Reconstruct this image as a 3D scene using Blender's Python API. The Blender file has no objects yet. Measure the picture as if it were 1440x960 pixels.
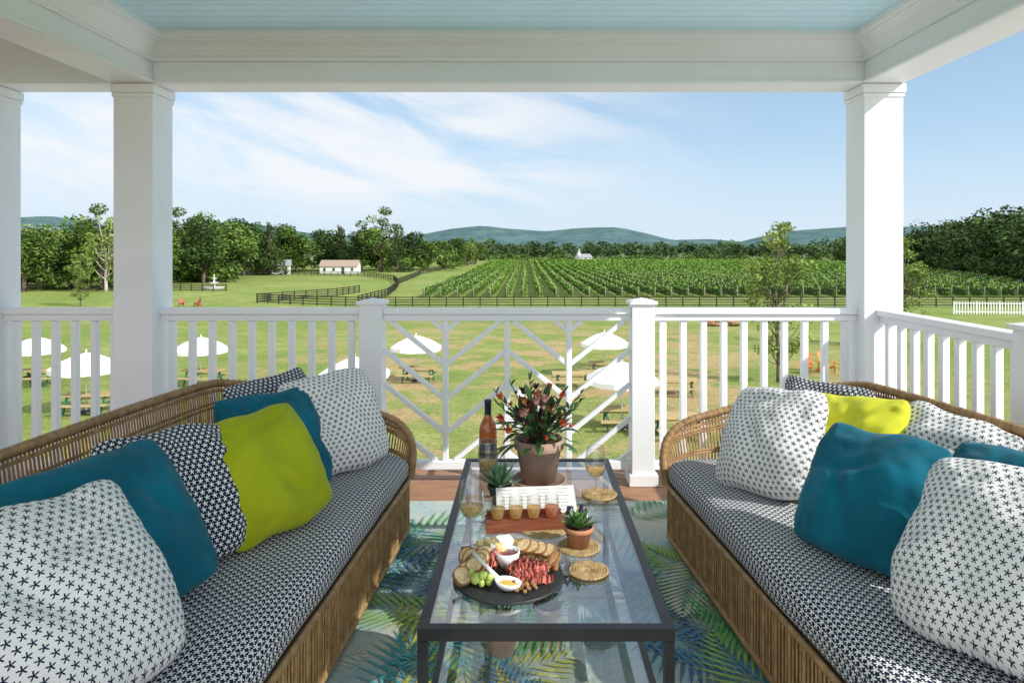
import bpy, math, random
import numpy as np
from mathutils import Vector, Matrix, noise as mnoise
random.seed(7)
R = np.random.default_rng(7)
scene = bpy.context.scene
scene.view_settings.view_transform = 'Standard'
scene.view_settings.look = 'None'
scene.view_settings.exposure = 0
CAMZ = 1.406
# ------------------------------------------------------------ materials
def nm(name):
    m = bpy.data.materials.new(name); m.use_nodes = True
    nt = m.node_tree
    b = nt.nodes['Principled BSDF']
    return m, nt, b
def N(nt, typ, **kw):
    n = nt.nodes.new(typ)
    for k, v in kw.items():
        setattr(n, k, v)
    return n
def math_n(nt, op, a, b=None, c=None):
    n = nt.nodes.new('ShaderNodeMath'); n.operation = op
    for i, x in enumerate((a, b, c)):
        if x is None: continue
        if isinstance(x, (int, float)): n.inputs[i].default_value = x
        else: nt.links.new(x, n.inputs[i])
    return n.outputs[0]
def mixcol(nt, fac, a, b, blend='MIX'):
    n = nt.nodes.new('ShaderNodeMix'); n.data_type = 'RGBA'; n.blend_type = blend
    if isinstance(fac, (int, float)): n.inputs[0].default_value = fac
    else: nt.links.new(fac, n.inputs[0])
    for idx, x in ((6, a), (7, b)):
        if isinstance(x, tuple): n.inputs[idx].default_value = (x[0], x[1], x[2], 1)
        else: nt.links.new(x, n.inputs[idx])
    return n.outputs[2]
def ramp(nt, val, lo, hi):
    n = nt.nodes.new('ShaderNodeMapRange'); n.interpolation_type = 'SMOOTHSTEP'
    nt.links.new(val, n.inputs[0]); n.inputs[1].default_value = lo; n.inputs[2].default_value = hi
    return n.outputs[0]
def noise_n(nt, vec, scale, detail=4, rough=.55):
    n = nt.nodes.new('ShaderNodeTexNoise'); n.inputs['Scale'].default_value = scale
    n.inputs['Detail'].default_value = detail; n.inputs['Roughness'].default_value = rough
    if vec is not None: nt.links.new(vec, n.inputs['Vector'])
    return n.outputs['Fac']
def simple(name, col, rough=.6, metal=0, var=0.0, vscale=8, bump=0, bscale=60, spec=.4, col2=None, stretch=None, sheen=0):
    m, nt, b = nm(name)
    b.inputs['Roughness'].default_value = rough
    b.inputs['Metallic'].default_value = metal
    b.inputs['Specular IOR Level'].default_value = spec
    b.inputs['Base Color'].default_value = (*col, 1)
    if sheen: b.inputs['Sheen Weight'].default_value = sheen
    tc = N(nt, 'ShaderNodeTexCoord')
    vec = tc.outputs['Object']
    if stretch:
        mp = N(nt, 'ShaderNodeMapping'); mp.inputs['Scale'].default_value = stretch
        nt.links.new(vec, mp.inputs['Vector']); vec = mp.outputs['Vector']
    if var or col2:
        f = noise_n(nt, vec, vscale, 5)
        f = ramp(nt, f, .3, .7)
        c2 = col2 if col2 else tuple(c * (1 - var) for c in col)
        nt.links.new(mixcol(nt, f, col, c2), b.inputs['Base Color'])
    if bump:
        bn = N(nt, 'ShaderNodeBump'); bn.inputs['Strength'].default_value = bump
        bn.inputs['Distance'].default_value = .01
        nt.links.new(noise_n(nt, vec, bscale, 3), bn.inputs['Height'])
        nt.links.new(bn.outputs[0], b.inputs['Normal'])
    return m
def star_fabric(name, ground, motif, cw, ch, Rr, core=.24, pw=1.5):
    m, nt, b = nm(name)
    b.inputs['Roughness'].default_value = .9
    b.inputs['Specular IOR Level'].default_value = .15
    uv = N(nt, 'ShaderNodeUVMap'); sp = N(nt, 'ShaderNodeSeparateXYZ')
    nt.links.new(uv.outputs[0], sp.inputs[0])
    u, v = sp.outputs[0], sp.outputs[1]
    v2 = math_n(nt, 'DIVIDE', v, ch)
    row = math_n(nt, 'FLOOR', v2)
    odd = math_n(nt, 'FLOORED_MODULO', row, 2.0)
    u2 = math_n(nt, 'ADD', math_n(nt, 'DIVIDE', u, cw), math_n(nt, 'MULTIPLY', odd, .5))
    fu = math_n(nt, 'SUBTRACT', math_n(nt, 'FRACT', u2), .5)
    fv = math_n(nt, 'MULTIPLY', math_n(nt, 'SUBTRACT', math_n(nt, 'FRACT', v2), .5), ch / cw)
    r = math_n(nt, 'SQRT', math_n(nt, 'ADD', math_n(nt, 'MULTIPLY', fu, fu), math_n(nt, 'MULTIPLY', fv, fv)))
    th = math_n(nt, 'ARCTAN2', fu, fv)
    c5 = math_n(nt, 'COSINE', math_n(nt, 'MULTIPLY', th, 5.0))
    h5 = math_n(nt, 'POWER', math_n(nt, 'ADD', math_n(nt, 'MULTIPLY', c5, .5), .5), pw)
    lim = math_n(nt, 'MULTIPLY', math_n(nt, 'ADD', math_n(nt, 'MULTIPLY', h5, 1 - core), core), Rr)
    mask = ramp(nt, math_n(nt, 'SUBTRACT', lim, r), -.02, .02)
    tc = N(nt, 'ShaderNodeTexCoord')
    nz = ramp(nt, noise_n(nt, tc.outputs['Object'], 9, 4), .3, .7)
    g2 = mixcol(nt, nz, ground, tuple(c * .9 for c in ground))
    nt.links.new(mixcol(nt, mask, g2, motif), b.inputs['Base Color'])
    bn = N(nt, 'ShaderNodeBump'); bn.inputs['Strength'].default_value = .3; bn.inputs['Distance'].default_value = .004
    nt.links.new(noise_n(nt, tc.outputs['Object'], 350, 2), bn.inputs['Height'])
    nt.links.new(bn.outputs[0], b.inputs['Normal'])
    return m
def glass_mat(name, tint=(1, 1, 1), add=0.0, rough=0.0, body=None, bodyfac=0, pw=4.0):
    m = bpy.data.materials.new(name); m.use_nodes = True; nt = m.node_tree
    nt.nodes.clear()
    out = N(nt, 'ShaderNodeOutputMaterial')
    tr = N(nt, 'ShaderNodeBsdfTransparent'); tr.inputs[0].default_value = (*tint, 1)
    gl = N(nt, 'ShaderNodeBsdfGlossy'); gl.inputs['Roughness'].default_value = rough
    lw = N(nt, 'ShaderNodeLayerWeight'); lw.inputs['Blend'].default_value = .5
    fr = math_n(nt, 'ADD', math_n(nt, 'MULTIPLY', math_n(nt, 'POWER', lw.outputs['Facing'], pw), .85), .035 + add)
    mx = N(nt, 'ShaderNodeMixShader')
    nt.links.new(fr, mx.inputs[0])
    src = tr.outputs[0]
    if body:
        d = N(nt, 'ShaderNodeBsdfTranslucent'); d.inputs[0].default_value = (*body, 1)
        d2 = N(nt, 'ShaderNodeBsdfDiffuse'); d2.inputs[0].default_value = (*body, 1)
        md = N(nt, 'ShaderNodeMixShader'); md.inputs[0].default_value = .5
        nt.links.new(d.outputs[0], md.inputs[1]); nt.links.new(d2.outputs[0], md.inputs[2])
        m2 = N(nt, 'ShaderNodeMixShader'); m2.inputs[0].default_value = bodyfac
        nt.links.new(tr.outputs[0], m2.inputs[1]); nt.links.new(md.outputs[0], m2.inputs[2]); src = m2.outputs[0]
    nt.links.new(src, mx.inputs[1]); nt.links.new(gl.outputs[0], mx.inputs[2])
    nt.links.new(mx.outputs[0], out.inputs[0])
    return m
def leaf_mat(name, c1, c2, trans=0):
    m, nt, b = nm(name)
    at = N(nt, 'ShaderNodeAttribute'); at.attribute_name = 'Col'
    sp = N(nt, 'ShaderNodeSeparateColor'); nt.links.new(at.outputs['Color'], sp.inputs[0])
    c = mixcol(nt, sp.outputs[0], c1, c2)
    cb = N(nt, 'ShaderNodeCombineColor')
    for i in range(3): nt.links.new(sp.outputs[1], cb.inputs[i])
    mm = nt.nodes.new('ShaderNodeMix'); mm.data_type = 'RGBA'; mm.blend_type = 'MULTIPLY'; mm.inputs[0].default_value = 1
    nt.links.new(c, mm.inputs[6]); nt.links.new(cb.outputs[0], mm.inputs[7])
    nt.links.new(mm.outputs[2], b.inputs['Base Color'])
    b.inputs['Roughness'].default_value = .7; b.inputs['Specular IOR Level'].default_value = .15
    return m

WHITE = simple('white_paint', (.86, .88, .91), .45, var=.04, vscale=3, bump=.03, bscale=40)
NAVY = (.014, .021, .052); OFFW = (.84, .84, .83)
PILW = star_fabric('white_star_fabric', OFFW, NAVY, .029, .0215, .36, .26, 1.4)
PILN = star_fabric('navy_star_fabric', NAVY, OFFW, .024, .018, .40, .3, 1.3)
SEATF = star_fabric('seat_star_fabric', NAVY, (.74, .74, .74), .025, .0175, .47, .32, 1.15)
TEAL = simple('teal_velvet', (.0, .15, .23), .8, var=.4, vscale=5, bump=.15, bscale=300, sheen=.08, spec=.2)
LIME = simple('lime_velvet', (.40, .46, .008), .8, var=.22, vscale=5, bump=.15, bscale=300, sheen=.08, spec=.2)
YELL = simple('citron_velvet', (.70, .70, .04), .8, var=.12, vscale=5, bump=.15, bscale=300, sheen=.08, spec=.2)
BLACKM = simple('black_metal', (.012, .012, .014), .4, var=.3, vscale=20, spec=.4)
RATTAN = simple('rattan', (.47, .29, .135), .55, vscale=25, col2=(.29, .165, .07), bump=.3, bscale=200)
GLASS = glass_mat('table_glass', (.93, .97, .96), .24)
CLEAR = glass_mat('clear_glass', (.97, .98, .98), .05, pw=2.0)
def wicker():
    m, nt, b = nm('wicker_weave')
    uv = N(nt, 'ShaderNodeUVMap'); sp = N(nt, 'ShaderNodeSeparateXYZ'); nt.links.new(uv.outputs[0], sp.inputs[0])
    u = math_n(nt, 'MULTIPLY', sp.outputs[0], 2 * math.pi / .016)
    v = math_n(nt, 'MULTIPLY', sp.outputs[1], 2 * math.pi / .012)
    h = math_n(nt, 'MULTIPLY', math_n(nt, 'SINE', u), math_n(nt, 'SINE', math_n(nt, 'MULTIPLY', v, .5)))
    h2 = math_n(nt, 'ADD', math_n(nt, 'ABSOLUTE', h), math_n(nt, 'MULTIPLY', math_n(nt, 'SINE', v), .3))
    f = ramp(nt, h2, 0, .9)
    tc = N(nt, 'ShaderNodeTexCoord')
    nz = ramp(nt, noise_n(nt, tc.outputs['Object'], 20, 4), .3, .7)
    strand = mixcol(nt, nz, (.47, .29, .135), (.31, .175, .08))
    nt.links.new(mixcol(nt, f, (.06, .03, .012), strand), b.inputs['Base Color'])  # dark brown in the weave gaps, strand colour where raised
    bn = N(nt, 'ShaderNodeBump'); bn.inputs['Distance'].default_value = .006; bn.inputs['Strength'].default_value = .8
    nt.links.new(f, bn.inputs['Height']); nt.links.new(bn.outputs[0], b.inputs['Normal'])
    b.inputs['Roughness'].default_value = .6
    return m
WICK = wicker()
DECKM = simple('deck_wood', (.42, .22, .12), .55, vscale=6, col2=(.26, .13, .07), stretch=(1, 12, 12), bump=.2, bscale=20)
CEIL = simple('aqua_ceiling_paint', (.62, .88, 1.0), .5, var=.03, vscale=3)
GREYP = simple('grey_blue_paint', (.46, .54, .64), .5, var=.05)  # grey-blue paint of the left bay ceiling

# ------------------------------------------------------------ mesh builder
class MB:
    def __init__(s): s.v = []; s.f = []; s.mi = []; s.sm = []; s.uv = []; s.mats = []
    def idx(s, m):
        if m not in s.mats: s.mats.append(m)
        return s.mats.index(m)
    def add(s, vs, fs, mat, smooth=False, uvs=None, M=None):
        o = len(s.v)
        if M is not None: vs = [tuple(M @ Vector(v)) for v in vs]
        s.v += [tuple(v) for v in vs]; k = s.idx(mat)
        for i, f in enumerate(fs):
            s.f.append([j + o for j in f]); s.mi.append(k); s.sm.append(smooth)
            s.uv.append([uvs[j] for j in f] if uvs is not None else [(0, 0)] * len(f))
    def box(s, c, d, mat, M=None, rot=None):
        x, y, z = d[0] / 2, d[1] / 2, d[2] / 2
        vs = [(-x, -y, -z), (x, -y, -z), (x, y, -z), (-x, y, -z), (-x, -y, z), (x, -y, z), (x, y, z), (-x, y, z)]
        T = Matrix.Translation(c)
        if rot is not None: T = T @ rot
        if M is not None: T = M @ T
        s.add(vs, [(0, 3, 2, 1), (4, 5, 6, 7), (0, 1, 5, 4), (1, 2, 6, 5), (2, 3, 7, 6), (3, 0, 4, 7)], mat, M=T)
    def b2(s, lo, hi, mat):
        s.box([(a + b) / 2 for a, b in zip(lo, hi)], [b - a for a, b in zip(lo, hi)], mat)
    def tube(s, pts, r, mat, n=6, M=None, cap=True):
        pts = [Vector(p) for p in pts]; L = len(pts)
        rr = r if isinstance(r, (list, tuple)) else [r] * L
        t0 = (pts[1] - pts[0]).normalized()
        a = Vector((0, 0, 1)) if abs(t0.z) < .9 else Vector((1, 0, 0))
        nrm = (a - t0 * a.dot(t0)).normalized()
        vs = []
        for i in range(L):
            t = (pts[min(i + 1, L - 1)] - pts[max(i - 1, 0)])
            t = t.normalized() if t.length > 1e-9 else t0
            nrm = (nrm - t * nrm.dot(t))
            nrm = nrm.normalized() if nrm.length > 1e-6 else t.orthogonal().normalized()
            bn = t.cross(nrm)
            for k in range(n):
                an = 2 * math.pi * k / n
                vs.append(tuple(pts[i] + (nrm * math.cos(an) + bn * math.sin(an)) * rr[i]))
        fs = [(i * n + k, i * n + (k + 1) % n, (i + 1) * n + (k + 1) % n, (i + 1) * n + k) for i in range(L - 1) for k in range(n)]
        if cap: fs += [tuple(range(n))[::-1], tuple(range((L - 1) * n, L * n))]
        s.add(vs, fs, mat, smooth=True, M=M)
    def lathe(s, prof, mat, n=24, M=None, c=(0, 0, 0)):
        vs = []; fs = []
        for (r, z) in prof:
            for k in range(n):
                an = 2 * math.pi * k / n
                vs.append((c[0] + max(r, 1e-5) * math.cos(an), c[1] + max(r, 1e-5) * math.sin(an), c[2] + z))
        for i in range(len(prof) - 1):
            for k in range(n):
                fs.append((i * n + k, i * n + (k + 1) % n, (i + 1) * n + (k + 1) % n, (i + 1) * n + k))
        s.add(vs, fs, mat, smooth=True, M=M)
    def ball(s, c, r, mat, n=10, M=None, rot=None, jit=0):
        if isinstance(r, (int, float)): r = (r, r, r)
        vs = []; m = max(5, n // 2 + 1)
        for i in range(m + 1):
            ph = math.pi * i / m
            for k in range(n):
                th = 2 * math.pi * k / n
                v = Vector((math.sin(ph) * math.cos(th), math.sin(ph) * math.sin(th), -math.cos(ph)))
                j = 1 + (jit * mnoise.noise(v * 2 + Vector(c) * 31) if jit else 0)
                v = Vector((v.x * r[0], v.y * r[1], v.z * r[2])) * j
                if rot is not None: v = rot @ v
                vs.append(tuple(v + Vector(c)))
        fs = [(i * n + k, i * n + (k + 1) % n, (i + 1) * n + (k + 1) % n, (i + 1) * n + k) for i in range(m) for k in range(n)]
        s.add(vs, fs, mat, smooth=True, M=M)
    def torus(s, c, Rr, r, mat, n=28, k=6, M=None):
        vs = []; fs = []
        for i in range(n):
            a = 2 * math.pi * i / n
            for j in range(k):
                b = 2 * math.pi * j / k
                q = Rr + r * math.cos(b)
                vs.append((c[0] + q * math.cos(a), c[1] + q * math.sin(a), c[2] + r * math.sin(b)))
        for i in range(n):
            for j in range(k):
                fs.append((i * k + j, ((i + 1) % n) * k + j, ((i + 1) % n) * k + (j + 1) % k, i * k + (j + 1) % k))
        s.add(vs, fs, mat, smooth=True, M=M)
    def build(s, name, loc=(0, 0, 0), rotz=0, bevel=0, parent=None):
        me = bpy.data.meshes.new(name); me.from_pydata(s.v, [], s.f)
        for m in s.mats: me.materials.append(m)
        me.polygons.foreach_set('material_index', s.mi)
        me.polygons.foreach_set('use_smooth', s.sm)
        ul = me.uv_layers.new(name='UVMap')
        flat = [c for f in s.uv for p in f for c in p]
        ul.data.foreach_set('uv', flat)
        me.update()
        ob = bpy.data.objects.new(name, me); scene.collection.objects.link(ob)
        ob.location = loc; ob.rotation_euler = (0, 0, rotz)
        if bevel:
            bm = ob.modifiers.new('bevel', 'BEVEL'); bm.width = bevel; bm.segments = 2; bm.limit_method = 'ANGLE'
        if parent: ob.parent = parent
        return ob
def catmull(P, n=8):
    P = [Vector(p) for p in P]; out = []
    for i in range(len(P) - 1):
        p0 = P[max(i - 1, 0)]; p1 = P[i]; p2 = P[i + 1]; p3 = P[min(i + 2, len(P) - 1)]
        for k in range(n):
            t = k / n
            out.append(.5 * ((2 * p1) + (p2 - p0) * t + (2 * p0 - 5 * p1 + 4 * p2 - p3) * t * t + (3 * p1 - p0 - 3 * p2 + p3) * t ** 3))
    out.append(P[-1]); return out
def resample(P, step):
    out = [P[0]]; acc = 0
    for a, b in zip(P[:-1], P[1:]):
        L = (b - a).length; d = step - acc
        while d <= L:
            out.append(a + (b - a) * (d / L)); d += step
        acc = L - (d - step)
    return out

# ------------------------------------------------------------ terrain
GY = [-60, 0, 25, 37, 96, 200, 380, 500, 900, 3000, 9000]
GG = [5.8, 6.0, 6.4, 6.9, 8.2, 8.3, 7.3, 7.0, 7.5, 8, 8]
def gz(x, y):
    return CAMZ - float(np.interp(y, GY, GG)) 
def build_ground():
    xs = np.sinh(np.linspace(-1, 1, 121) * 6.2) * 7000 / math.sinh(6.2)
    ys = np.concatenate([np.linspace(-60, 120, 61), 120 * (9000 / 120) ** (np.linspace(0, 1, 60)[1:])])
    vs = [(float(x), float(y), gz(x, y) + .06 * mnoise.noise(Vector((x * .05, y * .05, 0)))) for y in ys for x in xs]
    nx = len(xs)
    fs = [(j * nx + i, j * nx + i + 1, (j + 1) * nx + i + 1, (j + 1) * nx + i) for j in range(len(ys) - 1) for i in range(nx - 1)]
    m, nt, b = nm('lawn_grass')
    g = N(nt, 'ShaderNodeNewGeometry'); pos = g.outputs['Position']
    sp = N(nt, 'ShaderNodeSeparateXYZ'); nt.links.new(pos, sp.inputs[0])
    big = ramp(nt, noise_n(nt, pos, .07, 6, .6), .35, .65)
    mid = ramp(nt, noise_n(nt, pos, .5, 6, .7), .35, .65)
    fine = noise_n(nt, pos, 7, 6, .8)
    mp = N(nt, 'ShaderNodeMapping'); mp.inputs['Scale'].default_value = (.02, .5, .1); nt.links.new(pos, mp.inputs['Vector'])
    strip = ramp(nt, noise_n(nt, mp.outputs[0], 1.0, 3, .5), .4, .6)
    c = mixcol(nt, big, (.24, .31, .075), (.36, .38, .13))
    c = mixcol(nt, math_n(nt, 'MULTIPLY', mid, .65), c, (.15, .225, .048))
    c = mixcol(nt, math_n(nt, 'MULTIPLY', strip, .45), c, (.17, .26, .055))
    dn = noise_n(nt, pos, .20, 8, .75)
    near = math_n(nt, 'MULTIPLY', ramp(nt, sp.outputs[1], 85, 50), ramp(nt, math_n(nt, 'ABSOLUTE', math_n(nt, 'SUBTRACT', sp.outputs[0], 2.0)), 26, 8))
    dm = math_n(nt, 'MULTIPLY', ramp(nt, dn, .44, .58), near)
    c = mixcol(nt, math_n(nt, 'MULTIPLY', dm, .8), c, (.50, .34, .19))
    farf = ramp(nt, sp.outputs[1], 400, 600)
    c = mixcol(nt, farf, c, (.13, .18, .08))
    fm = mixcol(nt, ramp(nt, fine, .3, .7), (.56, .56, .56), (1.25, 1.25, 1.25))
    c = mixcol(nt, 1.0, c, fm, 'MULTIPLY')
    nt.links.new(c, b.inputs['Base Color'])
    b.inputs['Roughness'].default_value = .9; b.inputs['Specular IOR Level'].default_value = .1
    bn = N(nt, 'ShaderNodeBump'); bn.inputs['Strength'].default_value = .6; bn.inputs['Distance'].default_value = .08
    nt.links.new(fine, bn.inputs['Height']); nt.links.new(bn.outputs[0], b.inputs['Normal'])
    mb = MB(); mb.add(vs, fs, m, smooth=True); mb.build('ground')
build_ground()
CONC = simple('patio_concrete', (.62, .61, .59), .85, var=.15, vscale=1.5, bump=.2, bscale=30)
mb = MB()  # paving strip widened into a pale slab, added to bounce light upward
for i in range(-9, 9):
    for j in range(-4, 8):
        x0, y0 = i * 2.1, j * 2.1 + .4
        zt = gz(0, y0 + 1) + .12
        mb.b2((x0 + .01, y0 + .01, zt - .25), (x0 + 2.085, y0 + 2.085, zt), CONC)
mb.build('patio_bounce_slab', bevel=.01)

def build_hills():
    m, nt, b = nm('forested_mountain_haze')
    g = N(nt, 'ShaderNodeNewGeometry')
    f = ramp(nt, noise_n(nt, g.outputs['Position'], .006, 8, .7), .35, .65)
    c = mixcol(nt, f, (.060, .115, .125), (.105, .17, .165))  # distance haze mixed into both base colours
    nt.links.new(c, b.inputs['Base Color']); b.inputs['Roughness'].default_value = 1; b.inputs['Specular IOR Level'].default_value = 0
    prof = [(-900, 30), (-400, 25), (-150, 35), (30, 42), (70, 45), (115, 40), (200, 22), (290, 31), (340, 36), (390, 29), (440, 20), (500, 17), (560, 15), (600, 20), (640, 28), (680, 31), (730, 26),
            (765, 23), (800, 27), (835, 29), (870, 29), (905, 20), (940, 11), (990, 13), (1040, 9), (1075, 18), (1110, 24), (1150, 27), (1185, 30), (1260, 30), (1400, 34), (1700, 30), (2400, 30)]
    px = [p[0] for p in prof]; hh = [p[1] for p in prof]
    X = np.linspace(-9500, 9500, 260); rows = 12
    vs = []; fs = []
    for j in range(rows):
        t = j / (rows - 1)
        for x in X:
            pp = x / 6.25 + 740
            h = float(np.interp(pp, px, hh)) * 6.25 + 6
            h += 7 * mnoise.noise(Vector((x * .004, j * .5, 0))) + 4 * mnoise.noise(Vector((x * .015, j * .8, 3)))
            s = math.sin(t * math.pi / 2) ** 1.2
            vs.append((float(x), 4800 + 1200 * t + 150 * mnoise.noise(Vector((x * .002, t * 3, 1))) * (1 - t), CAMZ - 9 + (h + 9) * s))
    n = len(X)
    fs = [(j * n + i, j * n + i + 1, (j + 1) * n + i + 1, (j + 1) * n + i) for j in range(rows - 1) for i in range(n - 1)]
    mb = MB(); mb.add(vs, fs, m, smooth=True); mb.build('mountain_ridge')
build_hills()

# ------------------------------------------------------------ foliage
def quads_mesh(name, P, S, col, mat, flat=0.0, rng=R, asp=.6):
    n = len(P)
    nr = rng.normal(size=(n, 3)); nr[:, 2] = nr[:, 2] + flat * np.sign(nr[:, 2])
    nr /= np.linalg.norm(nr, axis=1)[:, None]
    a = rng.normal(size=(n, 3)); t = np.cross(nr, a); t /= np.linalg.norm(t, axis=1)[:, None]
    b = np.cross(nr, t); S = S[:, None]
    V = np.stack([P + t * S, P + b * S * asp, P - t * S, P - b * S * asp], 1).reshape(-1, 3)
    me = bpy.data.meshes.new(name)
    me.vertices.add(4 * n); me.vertices.foreach_set('co', V.astype(np.float32).ravel())
    me.loops.add(4 * n); me.loops.foreach_set('vertex_index', np.arange(4 * n, dtype=np.int32))
    me.polygons.add(n); me.polygons.foreach_set('loop_start', np.arange(0, 4 * n, 4, dtype=np.int32))
    me.update(calc_edges=True)
    ca = me.color_attributes.new('Col', 'FLOAT_COLOR', 'POINT')
    C = np.ones((n, 4)); C[:, :2] = col; C = np.repeat(C, 4, axis=0)
    ca.data.foreach_set('color', C.astype(np.float32).ravel())
    me.materials.append(mat)
    return me
def lobes_leaves(cent, rad, n, rng, shell=.55):
    K = len(cent); w = rad ** 2; idx = rng.choice(K, n, p=w / w.sum())
    d = rng.normal(size=(n, 3)); d /= np.linalg.norm(d, axis=1)[:, None]
    rr = rad[idx] * (shell + (1.08 - shell) * rng.random(n) ** .6)
    P = cent[idx] + d * rr[:, None] * np.array([1, 1, .8])
    hue = np.clip(rng.random(K)[idx] * .7 + rng.random(n) * .3, 0, 1)
    br = (.65 + .6 * rng.random(K))[idx] * (.75 + .5 * rng.random(n))
    return P, np.stack([hue, br], 1)
LEAFG = leaf_mat('leaf_green', (.070, .13, .022), (.14, .22, .045))
LEAFD = leaf_mat('leaf_dark', (.040, .082, .020), (.08, .135, .036))
LEAFL = leaf_mat('leaf_light', (.16, .24, .045), (.25, .32, .09))
LEAFV = leaf_mat('leaf_vine', (.085, .18, .025), (.17, .29, .05))
LEAFF = leaf_mat('leaf_far_haze', (.052, .10, .042), (.10, .155, .062))  # far foliage, with bluish distance haze put into the leaf colour
BARK = simple('bark', (.16, .12, .09), .9, var=.5, vscale=3, bump=.5, bscale=8)
BARKP = simple('pale_bark', (.48, .44, .38), .85, var=.4, vscale=2, bump=.4, bscale=8)
def tree_proto(kind, seed, h=12.0, w=7.6, leaves=4200, ls=.25, mat=LEAFG, bark=BARK):
    rng = np.random.default_rng(seed)
    if kind == 'broad':
        K = 34; d = rng.normal(size=(K, 3)); d /= np.linalg.norm(d, axis=1)[:, None]
        rr = rng.random(K) ** .4
        cent = d * rr[:, None] * np.array([w * .38, w * .38, h * .36]) + np.array([0, 0, h * .51])
        rad = rng.uniform(.085, .17, K) * h * .95
    elif kind == 'tall':
        K = 26; d = rng.normal(size=(K, 3)); d /= np.linalg.norm(d, axis=1)[:, None]
        rr = rng.random(K) ** .35
        cent = d * rr[:, None] * np.array([w * .42, w * .42, h * .33]) + np.array([0, 0, h * .62])
        rad = rng.uniform(.055, .10, K) * h
    elif kind == 'conifer':
        K = 40; t = np.linspace(0.06, .97, K); a = rng.random(K) * 6.28
        q = (1 - t) * w * .36
        cent = np.stack([np.cos(a) * q, np.sin(a) * q, t * h], 1); rad = .35 + (1 - t) * w * .17
    else:
        K = 44; t = rng.uniform(.2, .98, K); a = rng.random(K) * 6.28
        q = w * .46 * np.sin(np.clip(1.12 - t, 0, 1) * 2.7) * rng.random(K) ** .5
        cent = np.stack([np.cos(a) * q, np.sin(a) * q, t * h], 1); rad = rng.uniform(.035, .07, K) * h
    P, C = lobes_leaves(cent, rad, leaves, rng, .25 if kind == 'young' else .5)
    S = rng.uniform(.6, 1.3, leaves) * ls
    cm = quads_mesh('crown', P, S, C, mat, .4, rng)
    mb = MB()
    r0 = h * (.009 if kind == 'young' else .022)
    top = .95 if kind in ('conifer', 'young') else .62
    pts = [(.02 * h * math.sin(i * 1.3 + seed) * (i / 6), .015 * h * math.cos(i + seed) * (i / 6), -.3 + i / 6 * h * top) for i in range(7)]
    mb.tube(pts, [r0 * (1.25 - i / 6 * 1.05) for i in range(7)], bark, 8)
    for k in range(K):
        c = cent[k]; z0 = min(max(c[2] - .18 * h, h * .18), h * top * .95)
        p0 = Vector(catmull(pts, 6)[int(z0 / (h * top) * 35)])
        p2 = Vector(c); p1 = (p0 + p2) / 2 + Vector((0, 0, -.03 * h))
        mb.tube([p0, p1, p2], [r0 * .42, r0 * .26, r0 * .08], bark, 5)
    tb = mb.build('tmp'); tm = tb.data; bpy.data.objects.remove(tb)
    return cm, tm
def place_tree(name, proto, x, y, h, proto_h=12.0, wx=1.0, rot=None):
    e = bpy.data.objects.new(name, None); scene.collection.objects.link(e)
    e.empty_display_size = .5
    e.location = (x, y, gz(x, y) - .1); s = h / proto_h
    e.scale = (s * wx, s * wx, s); e.rotation_euler = (0, 0, rot if rot is not None else random.random() * 6.28)
    for nme, me in (('crown', proto[0]), ('trunk', proto[1])):
        o = bpy.data.objects.new(nme, me); scene.collection.objects.link(o); o.parent = e
    return e
BR = [tree_proto('broad', 11), tree_proto('broad', 12, w=8.5), tree_proto('broad', 13, w=7, mat=LEAFL)]
BD = [tree_proto('broad', 14, mat=LEAFD), tree_proto('broad', 15, mat=LEAFD, w=6.8)]
CO = [tree_proto('conifer', 16, w=6.5, mat=LEAFD, leaves=3600, ls=.2)]
TA = [tree_proto('tall', 17, w=8.5, leaves=3000, ls=.21, mat=LEAFG)]
PT = [tree_proto('tall', 18, w=8, leaves=1700, ls=.2, mat=LEAFL, bark=BARKP)]
def TX(px, Y): return (px - 740) * Y / 960
tl = [('b', 0, -97, 132, 14, 1.2), ('b', 2, -106, 150, 15, 1.3), ('p', 0, -80, 130, 14, .9), ('t', 0, -86, 138, 17.5, 1.0), ('b', 1, -92, 145, 16, 1.3), ('d', 0, -88, 150, 14, 1.4), ('b', 0, -80, 146, 14, 1.3),
      ('d', 1, -100, 142, 13, 1.3), ('b', 0, -115, 175, 16, 1.3), ('d', 0, -78, 165, 16, 1.1), ('b', 1, -84, 172, 18.5, 1.2), ('t', 0, -92, 182, 19.5, 1.1), ('b', 2, -84, 190, 16, 1.2), ('b', 0, -90, 196, 19, 1.3), ('b', 1, -80, 186, 16, 1.3),
      ('d', 0, -87, 210, 17.5, 1.2), ('b', 0, -93, 225, 19, 1.3), ('c', 0, -81, 215, 15.5, 1.3), ('d', 1, -88, 222, 17.5, 1.3), ('b', 1, -79, 235, 18, 1.3), ('b', 2, -90, 240, 15, 1.3), ('d', 0, -84, 238, 18, 1.3),
      ('b', 0, -102, 240, 17, 1.3), ('d', 1, -74, 250, 18, 1.3), ('c', 0, -66, 244, 16, 1.35), ('c', 0, -70, 255, 17, 1.3), ('d', 0, -61, 252, 15.5, 1.3), ('t', 0, -51, 240, 23.0, 1.2), ('b', 1, -55, 256, 15, 1.3),
      ('c', 0, -45, 238, 14, 1.4), ('d', 0, -43, 255, 15.5, 1.3), ('b', 1, -38, 262, 14, 1.3), ('b', 0, -35, 285, 14.5, 1.3), ('d', 1, -32, 300, 15, 1.3), ('b', 2, -27, 315, 13, 1.2), ('b', 0, -25, 335, 14, 1.3)]
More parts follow.
